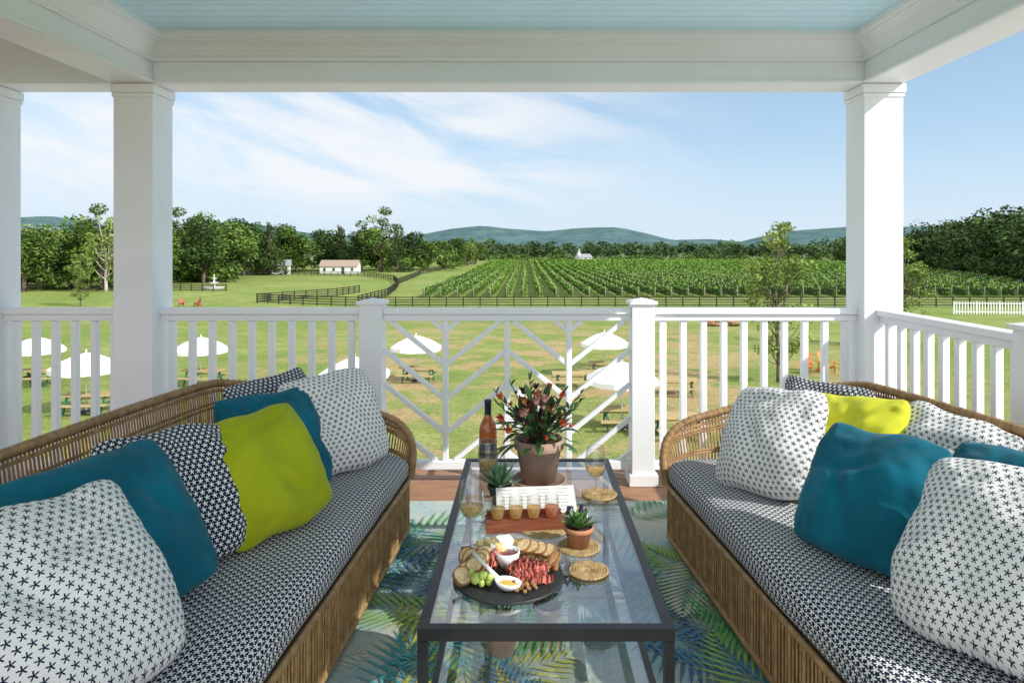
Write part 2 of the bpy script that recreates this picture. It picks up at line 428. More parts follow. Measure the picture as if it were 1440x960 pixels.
for k, i, x, y, h, w in tl:
    pr = {'b': BR, 'd': BD, 'c': CO, 't': TA, 'p': PT}[k][i]
    if y < 235 and k != 't': h *= 1.08
    place_tree({'b': 'deciduous_tree', 'd': 'oak_tree', 'c': 'cedar_tree', 't': 'tall_tree', 'p': 'sycamore_tree'}[k], pr, x, y, h, 12, w)
YT = tree_proto('young', 31, h=8.3, w=3.9, leaves=3600, ls=.10, mat=LEAFL)
place_tree('young_tree', YT, 12.9, 35, 8.2, 8.3)
place_tree('young_tree', YT, 27.5, 50, 8.0, 8.3, 1.1, 2)
place_tree('young_tree', YT, -64, 98, 7.5, 8.3, 1.2, 1)
def forest(name, trees, nl, ls, mat, seed):
    rng = np.random.default_rng(seed); Ps = []; Cs = []; Ss = []
    for (x, y, h, w) in trees:
        K = 12; d = rng.normal(size=(K, 3)); d /= np.linalg.norm(d, axis=1)[:, None]
        rr = rng.random(K) ** .4
        cent = d * rr[:, None] * np.array([w * .36, w * .36, h * .36]) + np.array([x, y, gz(x, y) + h * .5])
        rad = rng.uniform(.12, .2, K) * h
        P, C = lobes_leaves(cent, rad, nl, rng, .6)
        C[:, 1] *= rng.uniform(.7, 1.25); C[:, 0] = np.clip(C[:, 0] * .6 + rng.random() * .5, 0, 1)
        Ps.append(P); Cs.append(C); Ss.append(rng.uniform(.6, 1.3, nl) * ls * (.6 + h / 24))
    me = quads_mesh(name, np.concatenate(Ps), np.concatenate(Ss), np.concatenate(Cs), mat, .4, rng)
    o = bpy.data.objects.new(name, me); scene.collection.objects.link(o)
rt = []
for i in range(95):
    t = random.random() ** 1.1
    px = 1510 - t * 330; Y = 135 + t * 190 + random.random() * 50
    htop = np.interp(px, [1180, 1265, 1330, 1400, 1500], [16, 33, 44, 58, 76])
    h = (8.2 + htop / 960 * Y) * random.uniform(.70, 1.08)
    rt.append((TX(px, Y), Y, h, h * .8))
for i in range(60):
    t = random.random(); px = 1480 - t * 270; Y = 128 + t * 170
    rt.append((TX(px, Y), Y, random.uniform(4, 8), 7))
forest('forest_edge', rt, 760, .44, LEAFD, 5)
ct = []
for i in range(300):
    px = random.uniform(540, 1320); Y = random.uniform(395, 640)
    h = random.uniform(9, 14) * (1.15 if px < 700 or px > 1000 else 1)
    ct.append((TX(px, Y), Y, h, h * .95))
for i in range(160):
    px = random.uniform(-250, 560); Y = random.uniform(270, 420)
    h = random.uniform(11, 16); ct.append((TX(px, Y), Y, h, h * .95))
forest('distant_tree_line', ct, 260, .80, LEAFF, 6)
cs = []
for i in range(110):
    px = random.uniform(640, 1290); Y = random.uniform(386, 400)
    cs.append((TX(px, Y), Y, random.uniform(3, 6), 7))
for i in range(60):
    px = random.uniform(240, 330); Y = random.uniform(165, 190); cs.append((TX(px, Y), Y, random.uniform(2, 6), 5))
for i in range(90):
    px = random.uniform(300, 650); Y = random.uniform(244, 275); cs.append((TX(px, Y), Y, random.uniform(4, 9), 8))
for i in range(45):
    px = random.uniform(-60, 165); Y = random.uniform(135, 160); cs.append((TX(px, Y), Y, random.uniform(3, 7), 6))
forest('hedgerow_shrubs', cs, 200, .55, LEAFG, 8)

# vineyard
def vineyard():
    rng = np.random.default_rng(3)
    rows = np.arange(-17, 150, 2.75); n = 190000
    y = 114 * (385 / 114) ** rng.random(n)
    x = rows[rng.integers(0, len(rows), n)]
    keep = (x < y * .80)
    x = x[keep]; y = y[keep]; n = len(x)
    zn = np.array([mnoise.noise(Vector((a * 3.1, b * .45, 0))) for a, b in zip(x, y)])
    z = rng.uniform(.25, 1.75, n) + .35 * zn
    g = np.array([gz(0, b) for b in y])
    P = np.stack([x + rng.normal(0, .25, n), y, g + z], 1)
    S = rng.uniform(.13, .24, n) * (y / 114) ** .9
    C = np.stack([rng.random(n) * .6 + .4 * (zn + .5), (.75 + .3 * zn) + rng.random(n) * .4], 1)
    me = quads_mesh('vineyard_rows', P, S, np.clip(C, 0, 1.4), LEAFV, .3, rng)
    e = bpy.data.objects.new('vineyard_rows', me); scene.collection.objects.link(e)
    mb = MB(); core = simple('vine_core', (.04, .088, .016), .9, var=.4, vscale=2)
    post = simple('vine_post_wood', (.30, .26, .21), .9)
    for xr in rows:
        y0 = max(114.5, xr / .80)
        ys = np.linspace(y0, 385, 14)
        for a, b in zip(ys[:-1], ys[1:]):
            za, zb = gz(0, a), gz(0, b)
            v = []
            for (yy, zz) in ((a, za), (b, zb)):
                v += [(xr - .2, yy, zz + .35), (xr + .2, yy, zz + .35), (xr + .12, yy, zz + 1.45), (xr - .12, yy, zz + 1.45)]
            mb.add(v, [(0, 1, 2, 3), (4, 7, 6, 5), (0, 4, 5, 1), (1, 5, 6, 2), (2, 6, 7, 3), (3, 7, 4, 0)], core)
        yy = y0 - .6
        while yy < 200:
            mb.tube([(xr, yy, gz(0, yy)), (xr, yy, gz(0, yy) + 2.0)], .06, post, 5); yy += 7
    o = mb.build('vine_trellis'); o.parent = e
vineyard()

# ------------------------------------------------------------ fences
FB = simple('black_fence_paint', (.02, .018, .016), .8)
FW = simple('white_fence_paint', (.75, .76, .77), .6)
def fence(name, pts, h=1.4, rails=4, step=2.4, mat=FB):
    mb = MB()
    P = resample([Vector((a, b, 0)) for a, b in pts], step)
    P = [Vector((p.x, p.y, gz(p.x, p.y))) for p in P]
    for p in P: mb.box((p.x, p.y, p.z + h / 2), (.14, .14, h + .1), mat)
    for a, b in zip(P[:-1], P[1:]):
        d = (b - a); ang = math.atan2(d.y, d.x)
        for r in range(rails):
            z = h * (r + .8) / rails
            mid = (a + b) / 2
            mb.box((mid.x, mid.y, mid.z + z), (d.length + .02, .05, .14), mat, rot=Matrix.Rotation(ang, 4, 'Z'))
    mb.build(name)
fence('black_board_fence', [(-41, 104), (-34, 100), (-25, 97), (20, 97), (110, 97)])
fence('black_board_fence', [(-24.5, 99.5), (-24, 118), (-26, 135), (-29, 155), (-35, 180), (-48, 205), (-75, 215), (-110, 205)])
fence('black_board_fence', [(-41, 104), (-33, 118), (-31, 130)])
fence('black_board_fence', [(-30, 160), (-34, 220), (-30, 300), (-26, 360)])
fence('black_board_fence', [(-150, 150), (-60, 132), (-58, 133)])
def picket(name, a, b, h=1.5):
    mb = MB(); A = Vector((a[0], a[1], gz(*a))); B = Vector((b[0], b[1], gz(*b))); d = B - A; n = int(d.length / .32); ang = math.atan2(d.y, d.x); rt_ = Matrix.Rotation(ang, 4, 'Z')
    for i in range(n + 1):
        p = A + d * (i / n); big = i % 8 == 0
        mb.box((p.x, p.y, p.z + h / 2), (.14 if big else .10, .14 if big else .03, h + (.12 if big else 0)), FW, rot=rt_)
    for z in (.25, h - .2): mb.box(tuple((A + B) / 2 + Vector((0, 0, z))), (d.length, .05, .1), FW, rot=rt_)
    mb.build(name)
picket('white_picket_fence', (52, 83), (84, 79))

# ------------------------------------------------------------ buildings
def gable(name, x, y, w, d, h, rh, wall, roof, rz=0, steeple=False):
    mb = MB(); win = simple(name + '_window', (.06, .07, .08), .2)
    mb.b2((-w / 2, -d / 2, 0), (w / 2, d / 2, h), wall)
    o = .35
    vs = [(-w / 2, -d / 2, h), (w / 2, -d / 2, h), (w / 2, d / 2, h), (-w / 2, d / 2, h), (-w / 2, 0, h + rh), (w / 2, 0, h + rh)]
    mb.add(vs, [(0, 4, 3), (1, 2, 5)], wall)
    W = w / 2 + o; D = d / 2 + o; zz = h - o * rh / (d / 2)
    for s in (-1, 1):
        v = [(-W, s * D, zz), (W, s * D, zz), (W, 0, h + rh), (-W, 0, h + rh)]
        v += [(a, b, c + .15) for a, b, c in v]
        mb.add(v, [(0, 1, 2, 3), (4, 5, 6, 7), (0, 1, 5, 4), (1, 2, 6, 5), (0, 3, 7, 4), (2, 3, 7, 6)], roof)
    n = max(2, int(w / 2.6))
    for i in range(n):
        cx = -w / 2 + (i + .5) * w / n
        if i == n // 2: mb.box((cx, -d / 2 - .01, 1.05), (1.0, .06, 2.1), win)
        else: mb.box((cx, -d / 2 - .01, h * .55), (.8, .06, 1.0), win)
    if steeple:
        mb.b2((-w / 2 + .3, -1, h), (-w / 2 + 1.8, .5, h + rh + 1), wall)
        cx = -w / 2 + 1.05; z = h + rh + 1
        mb.add([(cx - .85, -1.1, z), (cx + .85, -1.1, z), (cx + .85, .6, z), (cx - .85, .6, z), (cx, -.25, z + 2.6)], [(0, 1, 4), (1, 2, 4), (2, 3, 4), (3, 0, 4)], roof)
    mb.build(name, (x, y, gz(x, y)), rz)
WALLW = simple('white_siding', (.70, .70, .68), .7, var=.08)
ROOFT = simple('tan_roof', (.36, .28, .22), .8, var=.2)
ROOFG = simple('grey_roof', (.3, .3, .31), .8, var=.2)
gable('white_cottage', -62, 228, 12, 7, 2.5, 1.8, WALLW, ROOFT, .05)
gable('white_shed', -80.5, 224, 6, 6, 2.8, 1.7, WALLW, ROOFG, .3)
gable('white_church', 32, 383, 8, 6, 2.6, 1.8, WALLW, ROOFG, .4, True)

# ------------------------------------------------------------ lawn furniture
CANV = simple('white_canvas', (.82, .82, .80), .8, var=.05)
PWOOD = simple('picnic_wood', (.50, .39, .17), .7, vscale=4, col2=(.36, .27, .13), stretch=(1, 8, 8))
PGRN = simple('green_metal', (.03, .12, .06), .5)
def umbrella(x, y, h=2.4, r=1.3, tilt=0):
    mb = MB(); n = 8; vs = [(0, 0, h)]
    for ring, (q, z) in enumerate(((.35, h - .13), (.7, h - .33), (1.0, h - .58), (1.0, h - .76))):
        for k in range(n * 2):
            a = math.pi * k / n; sc = 1 if k % 2 == 0 else .945
            vs.append((q * r * sc * math.cos(a), q * r * sc * math.sin(a), z - (.0 if k % 2 == 0 else .03)))
    m = n * 2
    fs = [(0, 1 + k, 1 + (k + 1) % m) for k in range(m)]
    for j in range(3):
        fs += [(1 + j * m + k, 1 + (j + 1) * m + k, 1 + (j + 1) * m + (k + 1) % m, 1 + j * m + (k + 1) % m) for k in range(m)]
    mb.add(vs, fs, CANV)
    mb.tube([(0, 0, 0), (0, 0, h + .12)], .03, WALLW, 8)
    mb.lathe([(.0, .12), (.2, .12), (.26, .02), (.26, 0)], BLACKM, 14)
    for k in range(8):
        a = math.pi * k / 4; mb.tube([(0, 0, h - .05), (r * .97 * math.cos(a), r * .97 * math.sin(a), h - .60)], .012, WALLW, 4)
    mb.build('patio_umbrella', (x, y, gz(x, y)), random.random())
def picnic(x, y, rz=0, L=1.9):
    mb = MB()
    for i in range(5): mb.box((0, -.34 + i * .17, .75), (L, .15, .045), PWOOD)
    for s in (-1, 1):
        for i in range(2): mb.box((0, s * (.66 + i * .15), .45), (L, .135, .045), PWOOD)
        for q in (-1, 1):
            mb.box((q * L * .36, s * .40, .37), (.05, .09, .86), PGRN, rot=Matrix.Rotation(s * .42, 4, 'X'))
    for q in (-1, 1):
        mb.box((q * L * .36 + .05, 0, .41), (.045, 1.55, .09), PGRN); mb.box((q * L * .36 + .05, 0, .70), (.045, .8, .08), PGRN)
    mb.build('picnic_table', (x, y, gz(x, y)), rz)
for (x, y) in ((4.24, 37), (3.4, 24.2), (-5.65, 35), (-16.2, 34), (-24.4, 34), (-17.4, 27), (-6.4, 25.5)):
    umbrella(x, y); picnic(x + .1, y, random.uniform(-.15, .15))
for (x, y) in ((5.2, 23), (6.8, 31), (-20, 24), (2.2, 33)):
    picnic(x, y, random.uniform(-.2, .2))
def adirondack(x, y, mat, rz):
    mb = MB()
    for i in range(5): mb.box((-.22 + i * .11, .30, .68), (.1, .02, .95 - .05 * abs(i - 2)), mat, rot=Matrix.Rotation(-.42, 4, 'X'))
    for i in range(5): mb.box((0, -.32 + i * .11, .40 - i * .035), (.56, .1, .02), mat, rot=Matrix.Rotation(-.3, 4, 'X'))
    for s in (-1, 1):
        mb.box((s * .34, -.02, .60), (.13, .75, .025), mat); mb.box((s * .30, -.32, .3), (.04, .1, .6), mat)
        mb.box((s * .26, .08, .22), (.03, .95, .12), mat, rot=Matrix.Rotation(-.35, 4, 'X')); mb.box((s * .30, .30, .3), (.04, .08, .6), mat)
    mb.build('adirondack_chair', (x, y, gz(x, y)), rz)
ORNG = simple('orange_paint', (.65, .22, .04), .5); REDP = simple('red_paint', (.34, .05, .04), .5)
adirondack(15.6, 38, ORNG, -.4); adirondack(16.9, 38.4, ORNG, .5)
adirondack(-49.5, 98, REDP, .6); adirondack(-47.2, 98, REDP, -.5)
mb = MB(); STN = simple('fountain_stone', (.7, .69, .66), .8, var=.2)
mb.lathe([(0, 0), (1.9, 0), (2.0, .5), (1.75, .5), (1.7, .3), (.3, .3), (.22, 1.0), (.9, 1.3), (1.0, 1.42), (.2, 1.42), (.15, 2.0), (.5, 2.2), (.55, 2.3), (.1, 2.3), (.08, 2.7), (.16, 2.85), (0, 3.1)], STN, 20)
mb.build('garden_fountain', (-64, 140, gz(0, 140)))
mb = MB(); LOG = simple('log_wood', (.40, .22, .11), .9, var=.5, vscale=3)
for i in range(16):
    rr = random.uniform(.12, .2); x = random.uniform(-1.3, 1.3); z = .18 + .3 * max(0, 1 - abs(x)) * random.random() + .2 * random.random(); y = random.uniform(-.5, .5)
    a = random.uniform(-.5, .5); mb.tube([(x - .7 * math.cos(a), y - .7 * math.sin(a), z), (x + .7 * math.cos(a), y + .7 * math.sin(a), z + random.uniform(-.1, .2))], [rr, rr * .85], LOG, 8)
mb.build('log_pile', (19.5, 67, gz(0, 67)))

# ------------------------------------------------------------ porch structure
YF = 4.0; CW = .23; XRI = 1.98; XLI = -2.19; ZB = 2.375; ZC = 2.655; YB = -1.0
def column(x0):
    mb = MB(); x1 = x0 + CW
    mb.b2((x0, YF, 0), (x1, YF + CW, ZB), WHITE)
    mb.b2((x0 - .012, YF - .012, ZB - .055), (x1 + .012, YF + CW + .012, ZB - .003), WHITE)
    mb.b2((x0 - .007, YF - .007, ZB - .08), (x1 + .007, YF + CW + .007, ZB - .058), WHITE)
    mb.b2((x0 - .02, YF - .02, 0.002), (x1 + .02, YF + CW + .02, .16), WHITE)
    mb.build('porch_column', bevel=.004)
for x in (XRI, XLI - CW, -3.13 - CW, -6.2): column(x)
mb = MB()
mb.b2((-8, YF, ZB), (XRI + CW, YF + CW, 2.80), WHITE)
mb.b2((XRI, YB, ZB), (XRI + CW, YF - .002, 2.80), WHITE)
mb.b2((XLI - CW, YB, ZB), (XLI, YF - .002, 2.80), WHITE)
prof = [(.002, 2.50), (.014, 2.50), (.014, 2.525), (.024, 2.530), (.030, 2.545), (.045, 2.575), (.066, 2.597), (.078, 2.602), (.078, 2.612), (.095, 2.616), (.100, 2.630), (.100, 2.662)]
vs = []
for (o, z) in prof:
    vs += [(XLI + o, YB, z), (XLI + o, YF - o, z), (XRI - o, YF - o, z), (XRI - o, YB, z)]
fs = []
for i in range(len(prof) - 1):
    for k in range(3): fs.append((i * 4 + k, i * 4 + k + 1, (i + 1) * 4 + k + 1, (i + 1) * 4 + k))
mb.add(vs, fs, WHITE)
for a, b in (((XLI + .002, YF - .012, ZB + .002), (XRI - .002, YF - .001, ZB + .02)), ((XRI - .012, YB, ZB + .002), (XRI - .001, YF - .014, ZB + .02)), ((XLI + .001, YB, ZB + .002), (XLI + .012, YF - .014, ZB + .02))):
    mb.b2(a, b, WHITE)
mb.b2((-8, YB, 2.80), (XRI + CW + .06, YF + CW + .06, 2.95), WHITE)
roof = mb.build('porch_roof', bevel=.003)
mb = MB(); y = YB
while y < YF - .03:
    mb.b2((XLI + .03, y, ZC), (XRI - .03, y + .0865, ZC + .02), CEIL); y += .09
mb.b2((XLI + .03, YB, ZC + .006), (XRI - .03, YF - .02, ZC + .04), CEIL)
y = YB
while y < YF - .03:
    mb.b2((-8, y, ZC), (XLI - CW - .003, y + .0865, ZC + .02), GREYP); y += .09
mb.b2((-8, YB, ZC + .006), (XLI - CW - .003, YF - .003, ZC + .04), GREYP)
o = mb.build('beadboard_ceiling', bevel=.003)
mb = MB(); y = YB
while y < 4.38:
    mb.b2((-8, y, -.03), (2.42, y + .134, 0), DECKM); y += .14
mb.b2((-8, YB, -.3), (2.40, 4.36, -.04), WHITE)
mb.build('porch_deck', bevel=.003)
# railing
YR = YF + CW / 2; ZT = 1.05
def rail_run(name, x0, x1, off=.06, step=.1215, chev=False):
    mb = MB()
    mb.b2((x0, YR - .045, ZT - .035), (x1, YR + .045, ZT), WHITE)
    mb.b2((x0, YR - .028, ZT - .075), (x1, YR + .028, ZT - .037), WHITE)
    mb.b2((x0, YR - .028, .085), (x1, YR + .028, .135), WHITE)
    if not chev:
        n = max(1, round((x1 - x0) / step)); st = (x1 - x0) / n
        for i in range(n):
            x = x0 + (i + .5) * st
            mb.b2((x - .019, YR - .019, .137), (x + .019, YR + .019, ZT - .077), WHITE)
    else:
        zl, zh = .135, ZT - .075; W = (x1 - x0) / 4
        for i in (1, 2, 3):
            x = x0 + i * W; mb.b2((x - .017, YR - .022, zl), (x + .017, YR + .018, zh), WHITE)
        for i in range(4):
            xa, xb = x0 + i * W, x0 + (i + 1) * W
            sg = -1 if i % 2 == 0 else 1
            k = -3
            while k < 8:
                hi = zl + .05 + k * .205; lo = hi - .30
                za, zb = (hi, lo) if sg < 0 else (lo, hi)
                t0, t1 = 0., 1.
                for lim, up in ((zl, False), (zh, True)):
                    fa, fb = za - lim, zb - lim
                    if up: fa, fb = -fa, -fb
                    if fa < 0 and fb < 0: t0 = 2
                    elif fa < 0: t0 = max(t0, fa / (fa - fb))
                    elif fb < 0: t1 = min(t1, fa / (fa - fb))
                if t0 < t1 - .05:
                    A = Vector((xa + (xb - xa) * t0, 0, za + (zb - za) * t0)); B = Vector((xa + (xb - xa) * t1, 0, za + (zb - za) * t1))
                    d = B - A; ang = math.atan2(d.z, d.x); c = (A + B) / 2
                    mb.box((c.x, YR - .001, c.z), (d.length, .028, .028), WHITE, rot=Matrix.Rotation(-ang, 4, 'Y'))
                k += 1
    mb.build(name, bevel=.004)
def newel(x, y, w=.135):
    mb = MB()
    mb.b2((x - w / 2, y - w / 2, 0), (x + w / 2, y + w / 2, 1.075), WHITE)
    mb.b2((x - w / 2 - .018, y - w / 2 - .018, 0.002), (x + w / 2 + .018, y + w / 2 + .018, .07), WHITE)
    mb.b2((x - w / 2 - .015, y - w / 2 - .015, 1.075), (x + w / 2 + .015, y + w / 2 + .015, 1.095), WHITE)
    z = 1.095; q = w / 2 + .004
    mb.add([(x - q, y - q, z), (x + q, y - q, z), (x + q, y + q, z), (x - q, y + q, z), (x, y, z + .018)], [(0, 1, 4), (1, 2, 4), (2, 3, 4), (3, 0, 4)], WHITE)
    mb.build('newel_post', bevel=.003)
NX1, NX2 = -.925, .695
newel(NX1, YR); newel(NX2, YR); newel(2.095, 2.78)
rail_run('porch_railing', XLI, NX1 - .0675)
rail_run('porch_railing', NX2 + .0675, XRI)
rail_run('porch_railing', -3.13, XLI - CW)
rail_run('porch_railing', -6.2 + CW, -3.13 - CW)
rail_run('chevron_railing_panel', NX1 + .0675, NX2 - .0675, chev=True)
def side_rail(y0, y1):
    mb = MB(); x = 2.095
    mb.b2((x - .045, y0, ZT - .035), (x + .045, y1, ZT), WHITE); mb.b2((x - .028, y0, ZT - .075), (x + .028, y1, ZT - .037), WHITE)
    mb.b2((x - .028, y0, .085), (x + .028, y1, .135), WHITE)
    n = round((y1 - y0) / .1215); st = (y1 - y0) / n
    for i in range(n):
        y = y0 + (i + .5) * st; mb.b2((x - .019, y - .019, .137), (x + .019, y + .019, ZT - .077), WHITE)
    mb.build('porch_side_railing', bevel=.004)
side_rail(2.78 + .0675, YF); side_rail(YB, 2.78 - .0675)

# ------------------------------------------------------------ rug
def rug():
    m, nt, b = nm('rug_base')
    tc = N(nt, 'ShaderNodeTexCoord'); p = tc.outputs['Object']
    f1 = ramp(nt, noise_n(nt, p, 1.6, 5, .6), .4, .62)
    f2 = ramp(nt, noise_n(nt, p, 40, 3, .7), .35, .65)
    c = mixcol(nt, f1, (.26, .43, .48), (.54, .53, .44)); c = mixcol(nt, math_n(nt, 'MULTIPLY', f2, .5), c, (.60, .58, .50))
    nt.links.new(c, b.inputs['Base Color']); b.inputs['Roughness'].default_value = .95; b.inputs['Specular IOR Level'].default_value = .1
    bn = N(nt, 'ShaderNodeBump'); bn.inputs['Strength'].default_value = .4; bn.inputs['Distance'].default_value = .004
    nt.links.new(noise_n(nt, p, 220, 2), bn.inputs['Height']); nt.links.new(bn.outputs[0], b.inputs['Normal'])
    def fm(name, col):
        return simple(name, col, .95, vscale=60, col2=tuple(.65 * a + .35 * q for a, q in zip(col, (.50, .53, .46))), spec=.1, bump=.3, bscale=220)
    cols = [fm('rug_blue', (.01, .19, .38)), fm('rug_teal', (.03, .33, .38)), fm('rug_green', (.06, .34, .07)), fm('rug_yellow', (.58, .56, .04)), fm('rug_navy', (.02, .09, .26)), fm('rug_cream', (.60, .58, .48)), fm('rug_lime', (.26, .48, .06)), fm('rug_green_deep', (.03, .22, .09))]
    mb = MB(); mb.b2((-1.75, .3, .001), (1.85, 3.78, .012), m)
    rg = random.Random(4); z = .0128
    for i in range(98):
        cx, cy = rg.uniform(-1.4, 1.5), rg.uniform(1.2, 3.55); a = rg.uniform(0, 6.28); L = rg.uniform(.45, .8); bend = rg.uniform(-.9, .9)
        mt = rg.choice(cols); z += .00012; n = 17; sp = []
        x, y, an = cx, cy, a
        for k in range(n + 1):
            sp.append((x, y, an)); x += L / n * math.cos(an); y += L / n * math.sin(an); an += bend / n
        for k in range(1, n + 1):
            x, y, an = sp[k]; bl = .23 * math.sin(math.pi * (k / n) ** .75 * .93 + .15) * L / .6
            for s in (-1, 1):
                d = an + s * (.95 - .45 * k / n); w = .0085
                ex, ey = x + bl * math.cos(d), y + bl * math.sin(d); mx, my = x + bl * .45 * math.cos(d), y + bl * .45 * math.sin(d)
                px, py = -math.sin(d) * w, math.cos(d) * w
                vs = [(x, y), (mx + px, my + py), (ex, ey), (mx - px, my - py)]
                vs = [(min(max(q[0], -1.74), 1.84), min(q[1], 3.77), z + (.00006 if s > 0 else 0)) for q in vs]
                mb.add(vs, [(0, 3, 2, 1)], mt)
    mb.build('palm_leaf_rug')
rug()

# ------------------------------------------------------------ sofas
def sofa(s, loc, rz):
    L = 2.55; D = .86; mb = MB()
    per = []
    def arc(cx, cy, r, a0, a1, n=7):
        for i in range(n + 1):
            a = a0 + (a1 - a0) * i / n; per.append((cx + r * math.cos(a), cy + r * math.sin(a)))
    r = .09
    arc(-r, r, r, -math.pi / 2, 0); arc(-r, L - r, r, 0, math.pi / 2)
    arc(-D + .14, L - .14, .14, math.pi / 2, math.pi); arc(-D + .14, .14, .14, math.pi, 1.5 * math.pi)
    per.append(per[0])
    acc = 0; vs = []; uvs = []
    zs = [(.05, -.012), (.10, 0), (.27, .0), (.295, -.02)]
    for i, p in enumerate(per):
        if i: acc += math.hypot(p[0] - per[i - 1][0], p[1] - per[i - 1][1])
        for z, o in zs:
            cx, cy = -D / 2, L / 2
            vs.append((s * (p[0] + (o if p[0] > cx else -o)), p[1], z)); uvs.append((acc, z))
    fs = [(i * 4 + k, (i + 1) * 4 + k, (i + 1) * 4 + k + 1, i * 4 + k + 1) for i in range(len(per) - 1) for k in range(3)]
    mb.add(vs, fs, WICK, smooth=True, uvs=uvs)
    P3 = [Vector((s * p[0], p[1], .055)) for p in per]; mb.tube(P3, .014, RATTAN, 6)
    P3 = [Vector((s * (p[0] + .004), p[1], .285)) for p in per]; mb.tube(P3, .011, RATTAN, 6)
    for (x, y) in ((-.05, .08), (-.05, L - .08), (-D + .08, .1), (-D + .08, L - .1)):
        mb.tube([(s * x, y, 0.013), (s * x, y, .29)], .02, RATTAN, 8)
    mb.b2((min(s * -D + s * .05, s * -.04), .06, .26), (max(s * -D + s * .05, s * -.04), L - .06, .275), RATTAN)
    pr = resample([Vector((p[0], p[1], 0)) for p in per], .022)
    for i, p in enumerate(pr):
        o = .004 if p.x > -D / 2 else -.004
        mb.tube([(s * (p.x + o), p.y + random.uniform(-.002, .002), .055), (s * (p.x + o), p.y, .285)], .0042 if i % 4 else .007, RATTAN, 5, cap=False)
    rim = [(.0, L - .03, .28), (.012, L - .02, .40), (-.02, L - .005, .50), (-.11, L, .568), (-.28, L + .01, .61), (-.50, L + .01, .665), (-.70, L - .02, .715), (-.84, L - .13, .755), (-.90, L - .34, .78), (-.915, L * .5, .79),
           (-.90, .34, .78), (-.84, .13, .755), (-.70, .02, .715), (-.50, -.01, .665), (-.28, -.01, .61), (-.11, 0, .568), (-.02, .005, .50), (.012, .02, .40), (.0, .03, .28)]
    rim = catmull(rim, 8); RS = [Vector((s * p.x, p.y, p.z)) for p in rim]
    mb.tube(RS, .018, RATTAN, 8)
    RS2 = [Vector((p.x, p.y, p.z - .035)) for p in RS[10:-10]]; mb.tube(RS2, .008, RATTAN, 6)
    rs = resample(RS, .03)
    for p, q in zip(rs[:-1], rs[1:]):
        mb.tube([p, p + (q - p).normalized() * .008], .0205, RATTAN, 8, cap=False)
    def base(p):
        x = min(max(p.x * .93 - .015, -D + .03), -.015); y = min(max(p.y, .03), L - .03); return Vector((x, y, .28))
    rods = resample(rim, .0165)
    for i, p in enumerate(rods):
        q = base(p)
        if p.z < .42: continue
        m_ = (p + q) / 2 + Vector((-.01, 0, 0))
        j = random.uniform(-.002, .002)
        mb.tube([(s * p.x, p.y, p.z), (s * m_.x, m_.y + j, m_.z), (s * q.x, q.y, q.z)], .0042, RATTAN, 5, cap=False)
    for fr in (.18, .22, .5, .54, .8, .84):
        pts = []
        for p in resample(rim, .05):
            if p.z < .42: continue
            q = base(p); t = p.lerp(q, fr); bow = -.01 * (1 - abs(2 * fr - 1)); pts.append((s * (t.x + bow), t.y, t.z))
        mb.tube(pts, .006, RATTAN, 5)
    cx, hw, cz, hh = -.385, .39, .345, .068
    sec = []
    nS = 44
    for i in range(nS + 1):
        a = 2 * math.pi * i / nS; ca, sa = math.cos(a), math.sin(a)
        ex, ez = .26, .55
        x = math.copysign(abs(ca) ** ex, ca); z = math.copysign(abs(sa) ** ez, sa)
        sec.append((x, z))
    vs = []; uvs = []; ny = 60
    for j in range(ny + 1):
        y = .045 + (L - .09) * j / ny; e = min(j, ny - j) / 1.6
        k = min(1, math.sqrt(max(0.02, 1 - (1 - min(e, 1)) ** 2)))
        acc = 0; prev = None
        for i, (x, z) in enumerate(sec):
            ww = .006 * mnoise.noise(Vector((3.3, y * 4, s * 2)))
            X = cx + hw * x * (1 - .03 * (1 - k)) + ww; puff = 1 + .12 * (1 - x * x) if z > 0 else 1
            w = .012 * mnoise.noise(Vector((X * 5, y * 4, s))) if z > 0 else 0
            Z = cz + hh * z * k * puff + w
            if prev: acc += math.hypot((X - prev[0]), (Z - prev[1]))
            prev = (X, Z); vs.append((s * X, y, Z)); uvs.append((y, acc))
    M_ = nS + 1
    fs = [(j * M_ + i, (j + 1) * M_ + i, (j + 1) * M_ + i + 1, j * M_ + i + 1) for j in range(ny) for i in range(nS)]
    fs += [tuple(range(M_ - 1))[::-1], tuple(range(ny * M_, ny * M_ + M_ - 1))]
    mb.add(vs, fs, SEATF, smooth=True, uvs=uvs)
    ob = mb.build('wicker_sofa', loc, rz)
    return ob
SL = 2.55
a = math.radians(-3.5); sofa(1, (-.567 + SL * math.sin(a), 3.38 - SL * math.cos(a), 0), a)
a2 = math.radians(5.3); sofa(-1, (.667 + SL * math.sin(a2), 3.30 - SL * math.cos(a2), 0), a2)

